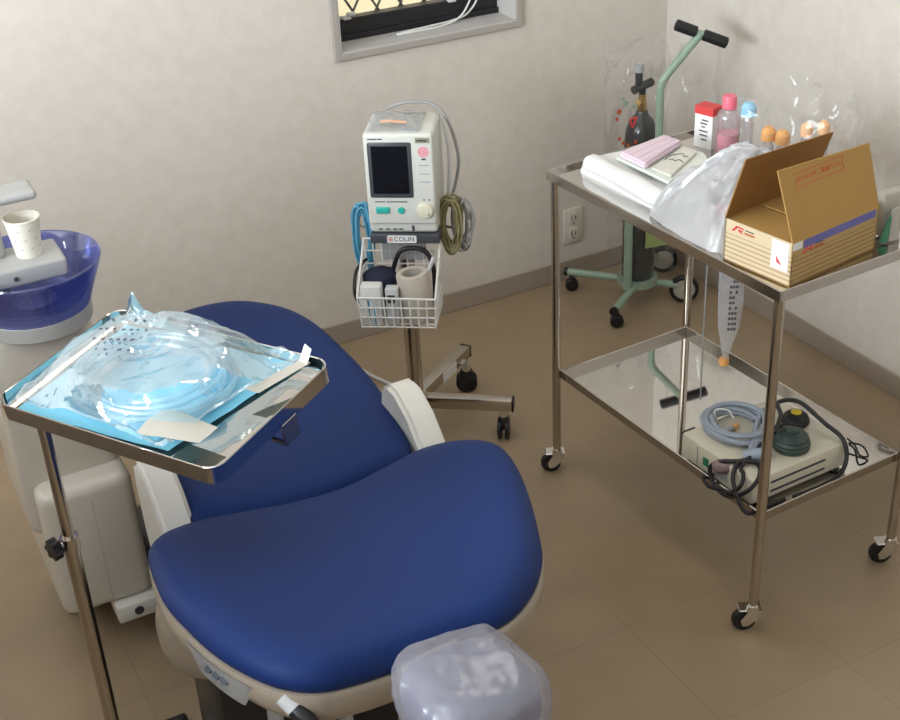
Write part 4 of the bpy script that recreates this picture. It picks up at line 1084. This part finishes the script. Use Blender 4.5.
# headrest cushion and its plastic cover
HC = V((.519, 1.052, .791))
def sq(c, r, bm, nu=40, nv=20, e=.8, amp=0., sc=20, seed=0, tilt=None):
    def sg(a, p): return math.copysign(abs(a) ** p, a)
    def fn(u, v):
        a = 2 * PI * u; b = PI * (v - .5)
        q = V((r[0] * sg(math.cos(b), e) * sg(math.cos(a), e), r[1] * sg(math.cos(b), e) * sg(math.sin(a), e), r[2] * sg(math.sin(b), e)))
        if tilt is not None: q = tilt @ q
        n = q.normalized()
        q = q + c
        return q + n * amp * crumple(q, sc, seed)
    grid(bm, nu, nv, fn, True); bmesh.ops.remove_doubles(bm, verts=bm.verts[:], dist=1e-5)
    return bm
tl_ = Matrix.Rotation(-.12, 3, 'X')
bm = B(); sq(HC, (.076, .076, .040), bm, e=.6, tilt=tl_); obj('headrest', bm, M['hrest'], ch)
bm = B(); box(bm, (.49, 1.08, .70), (.59, 1.26, .725), .008); obj('headrest_arm', bm, M['chrome'], ch)
bm = B(); sq(HC + V((0, 0, -.004)), (.081, .088, .058), bm, 110, 60, .68, .0055, 11, 3, tl_)
single('plastic_cover', bm, M['cover'], 'cloudy plastic bag pulled over the chair headrest in front', 'plastic cover', (HC.x, HC.y, HC.z - .055), smooth=1.2)

# ------------------------------------------------------------------ spittoon unit
un = thing('spittoon_unit', 'white dental spittoon unit with blue bowl beside the chair', 'dental unit', (.285, 2.45, 0))
bm = B(); box(bm, (.200, 2.285, .125), (.390, 2.62, .435), .025, 4); obj('lower_cabinet', bm, M['cream'], un)
bm = B(); box(bm, (.180, 2.345, .30), (.385, 2.60, .775), .03, 4); obj('column', bm, M['cream'], un)
bm = B(); box(bm, (.30, 2.2845, .135), (.3008, 2.2862, .40)); obj('panel_seam', bm, M['beige'], un, None, 0)
bm = B()
for k in range(6): box(bm, (.322 + k * .0075, 2.3435, .555), (.327 + k * .0075, 2.3455, .566))
obj('logo_letters', bm, M['rust'], un, None, 0)
bm = B(); box(bm, (.30, 2.265, .085), (.395, 2.50, .128), .006, 2); dr = obj('filter_drawer', bm, M['white'], un)
bm = B(); cyl(bm, (.345, 2.2655, .108), (.345, 2.262, .108), .010, n=16); obj('drawer_hole', bm, M['ink'], dr)
bm = B(); box(bm, (.22, 2.46, 0), (.36, 2.6, .13), .01); obj('base', bm, M['blackp'], un)
bcx, bcy = .292, 2.385
bm = B(); lathe(bm, [(0, .765), (.096, .765), (.102, .77), (.104, .80), (.100, .806), (0, .806)], (bcx, bcy, 0), 40); obj('collar', bm, M['spgrey'], un)
bm = B(); lathe(bm, [(.02, .812), (.07, .808), (.096, .815), (.105, .83), (.115, .86), (.131, .893), (.136, .897), (.138, .893), (.128, .865), (.112, .825), (.103, .80), (.098, .792)], (bcx, bcy, 0), 56); obj('bowl', bm, M['bowl'], un)
bm = B(); lathe(bm, [(0, .822), (.02, .822), (.038, .818), (.042, .812), (0, .810)], (bcx, bcy, 0), 32); obj('drain_cap', bm, M['lgrey'], un)
bm = B(); box(bm, (.12, 2.345, .862), (.360, 2.455, .900), .007, 3); ho = obj('cup_holder', bm, M['spgrey'], un)
bm = B(); cyl(bm, (.262, 2.3455, .880), (.262, 2.342, .880), .0045, n=14); obj('sensor_hole', bm, M['ink'], ho)
bm = B(); box(bm, (.15, 2.44, .72), (.26, 2.55, .885), .02, 3); obj('rear_support', bm, M['cream'], un)
bm = B(); box(bm, (.205, 2.405, .895), (.262, 2.452, 1.020), .012, 3); obj('faucet_post', bm, M['spgrey'], un)
bm = B(); box(bm, (.16, 2.375, 1.012), (.336, 2.448, 1.030), .0085, 5); obj('faucet_spout', bm, M['spgrey'], un)
cu = thing('paper_cup', 'printed cream paper cup on the spittoon cup holder', 'cup', (.302, 2.40, .900))
cc_ = (.302, 2.40, .900)
bm = B(); lathe(bm, [(0, .003), (.022, .003), (.0225, 0), (.0235, 0), (.033, .072), (.0345, .073), (.0345, .076), (.032, .0765), (.0315, .073), (.0222, .006), (0, .006)], cc_, 36); obj('cup_body', bm, M['cup'], cu)
bm = B()
for k in range(9):
    for row in range(3):
        a = 2 * PI * (k + .5 * (row % 2)) / 9; z_ = .018 + .019 * row; r0 = .0236 + (.0095) * z_ / .072
        dv_ = V((math.cos(a), math.sin(a), 0)); tv = V((-math.sin(a), math.cos(a), 0)); c_ = V(cc_) + dv_ * (r0 + .0001) + V((0, 0, z_))
        prism(bm, [c_ - tv * .004, c_ + V((0, 0, .002)), c_ + tv * .004 + V((0, 0, .0045)), c_ + tv * .001 + V((0, 0, .0005))], dv_ * .0005)
obj('printed_leaves', bm, M['cuppr'], cu, None, 0)

# ------------------------------------------------------------------ tray stand
pc_, pyaw, pt1, pt2, pL, pW = V((.384, 1.83, .88)), -1.033, .03, .112, .468, .292
tu = V((math.cos(pyaw), math.sin(pyaw), pt1)).normalized(); tv_ = V((-math.sin(pyaw), math.cos(pyaw), pt2)); tn = tu.cross(tv_).normalized(); tv_ = tn.cross(tu)
TX = frame_xf(pc_, tu, tv_, tn)
ts = thing('tray_stand', 'steel instrument tray stand on one pole beside the dental chair', 'tray stand', (.2015, 1.908, 0))
def rrect(hl, hw, r, n=6):
    out = []
    for cx_, cy_, a0 in ((hl - r, hw - r, 0), (-hl + r, hw - r, 90), (-hl + r, -hw + r, 180), (hl - r, -hw + r, 270)):
        for k in range(n + 1):
            a = math.radians(a0 + 90 * k / n); out.append((cx_ + r * math.cos(a), cy_ + r * math.sin(a)))
    return out
def loops(bm, specs):
    R = [[bm.verts.new((x, y, z)) for x, y in rrect(hl, hw, r)] for hl, hw, r, z in specs]
    for a, b in zip(R, R[1:]):
        n = len(a)
        for k in range(n): bm.faces.new((a[k], a[(k + 1) % n], b[(k + 1) % n], b[k]))
    return R
bm = B(); h1, h2 = pL / 2, pW / 2
R = loops(bm, [(h1 - .006, h2 - .006, .02, -.021), (h1 - .0035, h2 - .0035, .024, -.018), (h1 - .002, h2 - .002, .025, .0), (h1 - .0005, h2 - .0005, .026, .0014), (h1 + .001, h2 + .001, .027, 0), (h1 + .001, h2 + .001, .027, -.029), (h1 - .003, h2 - .003, .024, -.030), (h1 - .003, h2 - .003, .024, -.024)])
bm.faces.new(R[0]); bm.faces.new(R[-1])
obj('tray', bm, M['mirror'], ts, TX)
bm = B(); box(bm, (.09, -.004, -.064), (.118, .004, -.03), .001, 1, TX @ Matrix.Translation((h1 - .115, -.0, 0)) @ Matrix.Translation((0, h2 * .0, 0)))
hook_c = V((h1 - .006, -.02, 0))
bm.free(); bm = B(); box(bm, (h1 - .004, .004, -.066), (h1 + .002, .040, -.026), .001, 1, TX); box(bm, (h1 - .03, .004, -.066), (h1 + .002, .012, -.060), .001, 1, TX); box(bm, (h1 - .03, .004, -.066), (h1 - .026, .012, -.050), .001, 1, TX); obj('frame_hook', bm, M['steel'], ts)
pole = V((.2015, 1.908, 0))
bm = B(); cyl(bm, pole + V((0, 0, .55)), pole + V((0, 0, .838)), .0100, n=20); obj('upper_pole', bm, M['steel'], ts)
bm = B(); cyl(bm, pole + V((0, 0, .012)), pole + V((0, 0, .588)), .0130, n=20); cyl(bm, pole + V((0, 0, .568)), pole + V((0, 0, .595)), .016, n=20); obj('lower_pole', bm, M['steel'], ts)
kd = V((-.93, -.36, 0)).normalized(); kc = pole + V((0, 0, .585))
bm = B(); cyl(bm, kc + kd * .012, kc + kd * .024, .006, n=12); kn = obj('clamp_screw', bm, M['chrome'], ts)
bm = B(); ks = V((-kd.y, kd.x, 0)); prof = []
for k in range(36):
    a = 2 * PI * k / 36; r = .0165 + .003 * math.cos(6 * a); prof.append(kc + kd * .022 + ks * r * math.cos(a) + V((0, 0, r * math.sin(a))))
prism(bm, prof, kd * .016); obj('clamp_knob', bm, M['blackp'], kn)
bm = B(); tube(bm, [(.07, 1.68, .013), (.2015, 1.908, .013), (.02, 2.06, .013)], .012, 14); tube(bm, [(.2015, 1.908, .013), (.05, 1.90, .013)], .012, 14); obj('stand_base', bm, M['steel'], ts)

# ---- packed tubing on the tray
def TP(a, b, c): return TX @ V((a, b, c))
tp = thing('tubing_pack', 'crinkled clear bag of coiled tubing on blue sheet in the tray', 'tubing pack', TP(-.03, .01, -.02))
def sheetp(u, v):
    a = -.200 + .318 * u + .055 * v * u; b = -.128 + .262 * v
    e_ = max(abs(2 * u - 1), abs(2 * v - 1))
    return TP(a, b + .012 * (u - .5), -.0185 + .004 * abs(nz((a, b, 0), 14, 3)) + .006 * max(0, e_ - .8))
bm = B(); grid(bm, 40, 30, sheetp); obj('blue_sheet', bm, M['sheet'], tp)
bm = B(); pts = []
for k in range(7 * 40):
    a = 2 * PI * k / 40; lap = k / 40
    r = .074 + .0098 * ((lap * 1.0) % 4.0); zc = -.008 + .0105 * (lap // 2.4)
    pts.append(TP(-.020 + r * 1.38 * math.cos(a) + .008 * math.sin(lap), .008 + r * 1.05 * math.sin(a), zc + .003 * math.sin(a * 1.7 + lap)))
tube(bm, pts, .0052, 10); obj('coiled_tubing', bm, M['tube'], tp)
bagout = [(-.205, -.122), (-.10, -.128), (.02, -.136), (.09, -.136), (.130, -.128), (.148, -.05), (.168, .03), (.175, .085), (.195, .128), (.165, .140), (.08, .138), (-.02, .146), (-.10, .142), (-.17, .146), (-.188, .136), (-.185, .07), (-.195, -.02)]
bo = catmull([(a, b, 0) for a, b in bagout], 6, True)
bm = B(); rows = []
NR = 26
cenb = V((-.03, .005, 0))
for j in range(NR + 1):
    s = j / NR
    row = []
    for p in bo:
        q = cenb + (p - cenb) * s
        rr = math.hypot((q.x + .02) / 1.35, q.y - .008)
        dome = .044 * (1 - max(0, (rr - .105)) / .045) if rr > .105 else .044
        dome = max(-.008, dome) - (.010 * (1 - rr / .06) if rr < .06 else 0)
        k = crumple(V((q.x, q.y, .3)), 15, 21)
        z = dome + .0075 * k * (.5 + .6 * s)
        if s > .93: z = min(z, .012) + .004 * k
        row.append(bm.verts.new(TP(q.x, q.y, max(z, -.014))))
    rows.append(row)
for a, b in zip(rows, rows[1:]):
    for k in range(len(bo)):
        bm.faces.new((a[k], a[(k + 1) % len(bo)], b[(k + 1) % len(bo)], b[k]))
bmesh.ops.remove_doubles(bm, verts=bm.verts[:], dist=1e-6)
obj('clear_bag', bm, M['pack'], tp, None, .5)
# tall gathered corner of blue film at the back
def peak(u, v):
    a = -.198 + .085 * u; b = .128 + .018 * v
    h = .034 * max(0, 1 - abs(u - .20) / .22) + .012 * (1 - u)
    return TP(a + .004 * nz((u, v, 0), 6, 2), b, -.006 + (h + .010) * v + .004 * nz((u * 3, v, 1), 3, 4))
bm = B(); grid(bm, 26, 10, peak); obj('gathered_corner', bm, film('blue_film', (.55, .85, .95), .1, .16, .45, (.35, .70, .86), bump=.3), tp, None, .6)
# tape flaps
def flap(name, q4, lift, nu=14, nv=8, m='tape'):
    q4 = [V((*q, 0)) for q in q4]
    def fn(u, v):
        q = q4[0] * (1 - u) * (1 - v) + q4[1] * u * (1 - v) + q4[2] * u * v + q4[3] * (1 - u) * v
        return TP(q.x, q.y, lift(u, v) + .002 * nz(q, 40, 6))
    bm = B(); grid(bm, nu, nv, fn); return obj(name, bm, M[m], tp)
flap('tape_strip', [(.072, -.132), (.175, -.108), (.178, -.068), (.085, -.060)], lambda u, v: .004 + .016 * math.sin(PI * min(1, v * .8 + .1)) * (1 - u) + .003)
flap('tape_strip', [(.150, .030), (.178, .030), (.215, .118), (.196, .128)], lambda u, v: .003 + .008 * v)
flap('tape_end', [(.192, .118), (.212, .112), (.216, .126), (.197, .134)], lambda u, v: .010 + .022 * v, 6, 6, 'paper')
# illegible handwriting marks on the bag
bm = B(); rnd = random.Random(3)
for row in range(4):
    for k in range(7 - row // 2):
        if rnd.random() < .25: continue
        a = -.150 + .0135 * k + .012 * row + rnd.uniform(-.002, .002); b = .052 - .026 * row + .004 * k; s_ = rnd.uniform(.0022, .004)
        c0 = V((a, b, .053)); an = rnd.uniform(0, PI)
        for ddx, ddy in ((math.cos(an), math.sin(an)), (math.cos(an + 1.3), math.sin(an + 1.3))):
            tube(bm, [TP(c0.x - ddx * s_, c0.y - ddy * s_, .0535), TP(c0.x + ddx * s_, c0.y + ddy * s_, .0535)], .0008, 5)
obj('pen_marks', bm, M['ink'], tp)

# foot pedal on the floor at the bottom
fp = thing('foot_pedal', 'black foot pedal with steel bars on the floor below the chair', 'foot pedal', (.31, 1.985, 0))
bm = B(); box(bm, (.265, 1.92, 0), (.355, 2.02, .022), .008, 3); obj('body', bm, M['blackp'], fp)
bm = B(); cyl(bm, (.318, 1.945, .026), (.340, 1.985, .026), .004, n=10); cyl(bm, (.333, 1.938, .026), (.352, 1.975, .026), .004, n=10); obj('bar', bm, M['chrome'], fp)

# ------------------------------------------------------------------ light
def area(name, loc, rot, sx, sy, e, col):
    l = bpy.data.lights.new(name, 'AREA'); l.shape = 'RECTANGLE'; l.size = sx; l.size_y = sy; l.energy = e; l.color = col
    o = bpy.data.objects.new(name, l); COL.objects.link(o); o.location = loc; o.rotation_euler = rot; return o
area('ceiling_tube', (1.1, 2.15, ZC - .056), (0, 0, 0), .34, 1.3, 4, (1., .93, .82))
area('daylight', (XL - .02, (W2[0] + W2[1]) / 2, (W2[2] + W2[3]) / 2), (0, math.radians(-90), 0), W2[3] - W2[2], W2[1] - W2[0], 135, (.86, .93, 1.))
s = bpy.data.lights.new('sun', 'SUN'); s.energy = 1.3; s.angle = .02; s.color = (1, .93, .80)
so = bpy.data.objects.new('sun', s); COL.objects.link(so); so.rotation_euler = V((-.3, .6, -.7)).to_track_quat('-Z', 'Y').to_euler()
wd = bpy.data.worlds.new('sky'); SC.world = wd; wd.use_nodes = True
bg = wd.node_tree.nodes['Background']; bg.inputs[0].default_value = (.75, .85, 1., 1); bg.inputs[1].default_value = .9

# ------------------------------------------------------------------ camera
cam = bpy.data.cameras.new('camera'); cam.sensor_width = 36; cam.sensor_fit = 'HORIZONTAL'; cam.lens = 1316.27 / 900 * 36; cam.clip_start = .05
co = bpy.data.objects.new('camera', cam); COL.objects.link(co)
r = V((.8850, -.4633, -.0461)); u = V((.2650, .4210, .8675)); w = r.cross(u).normalized() * 1.
r = r.normalized(); u = (u - r * u.dot(r)).normalized(); bk = r.cross(u)
co.matrix_world = frame_xf((0, 0, 1.9244), r, u, bk)
SC.camera = co
SC.view_settings.view_transform = 'Standard'; SC.view_settings.look = 'None'
SC.view_settings.exposure = .62; SC.view_settings.gamma = 1; SC.view_settings.use_curve_mapping = False
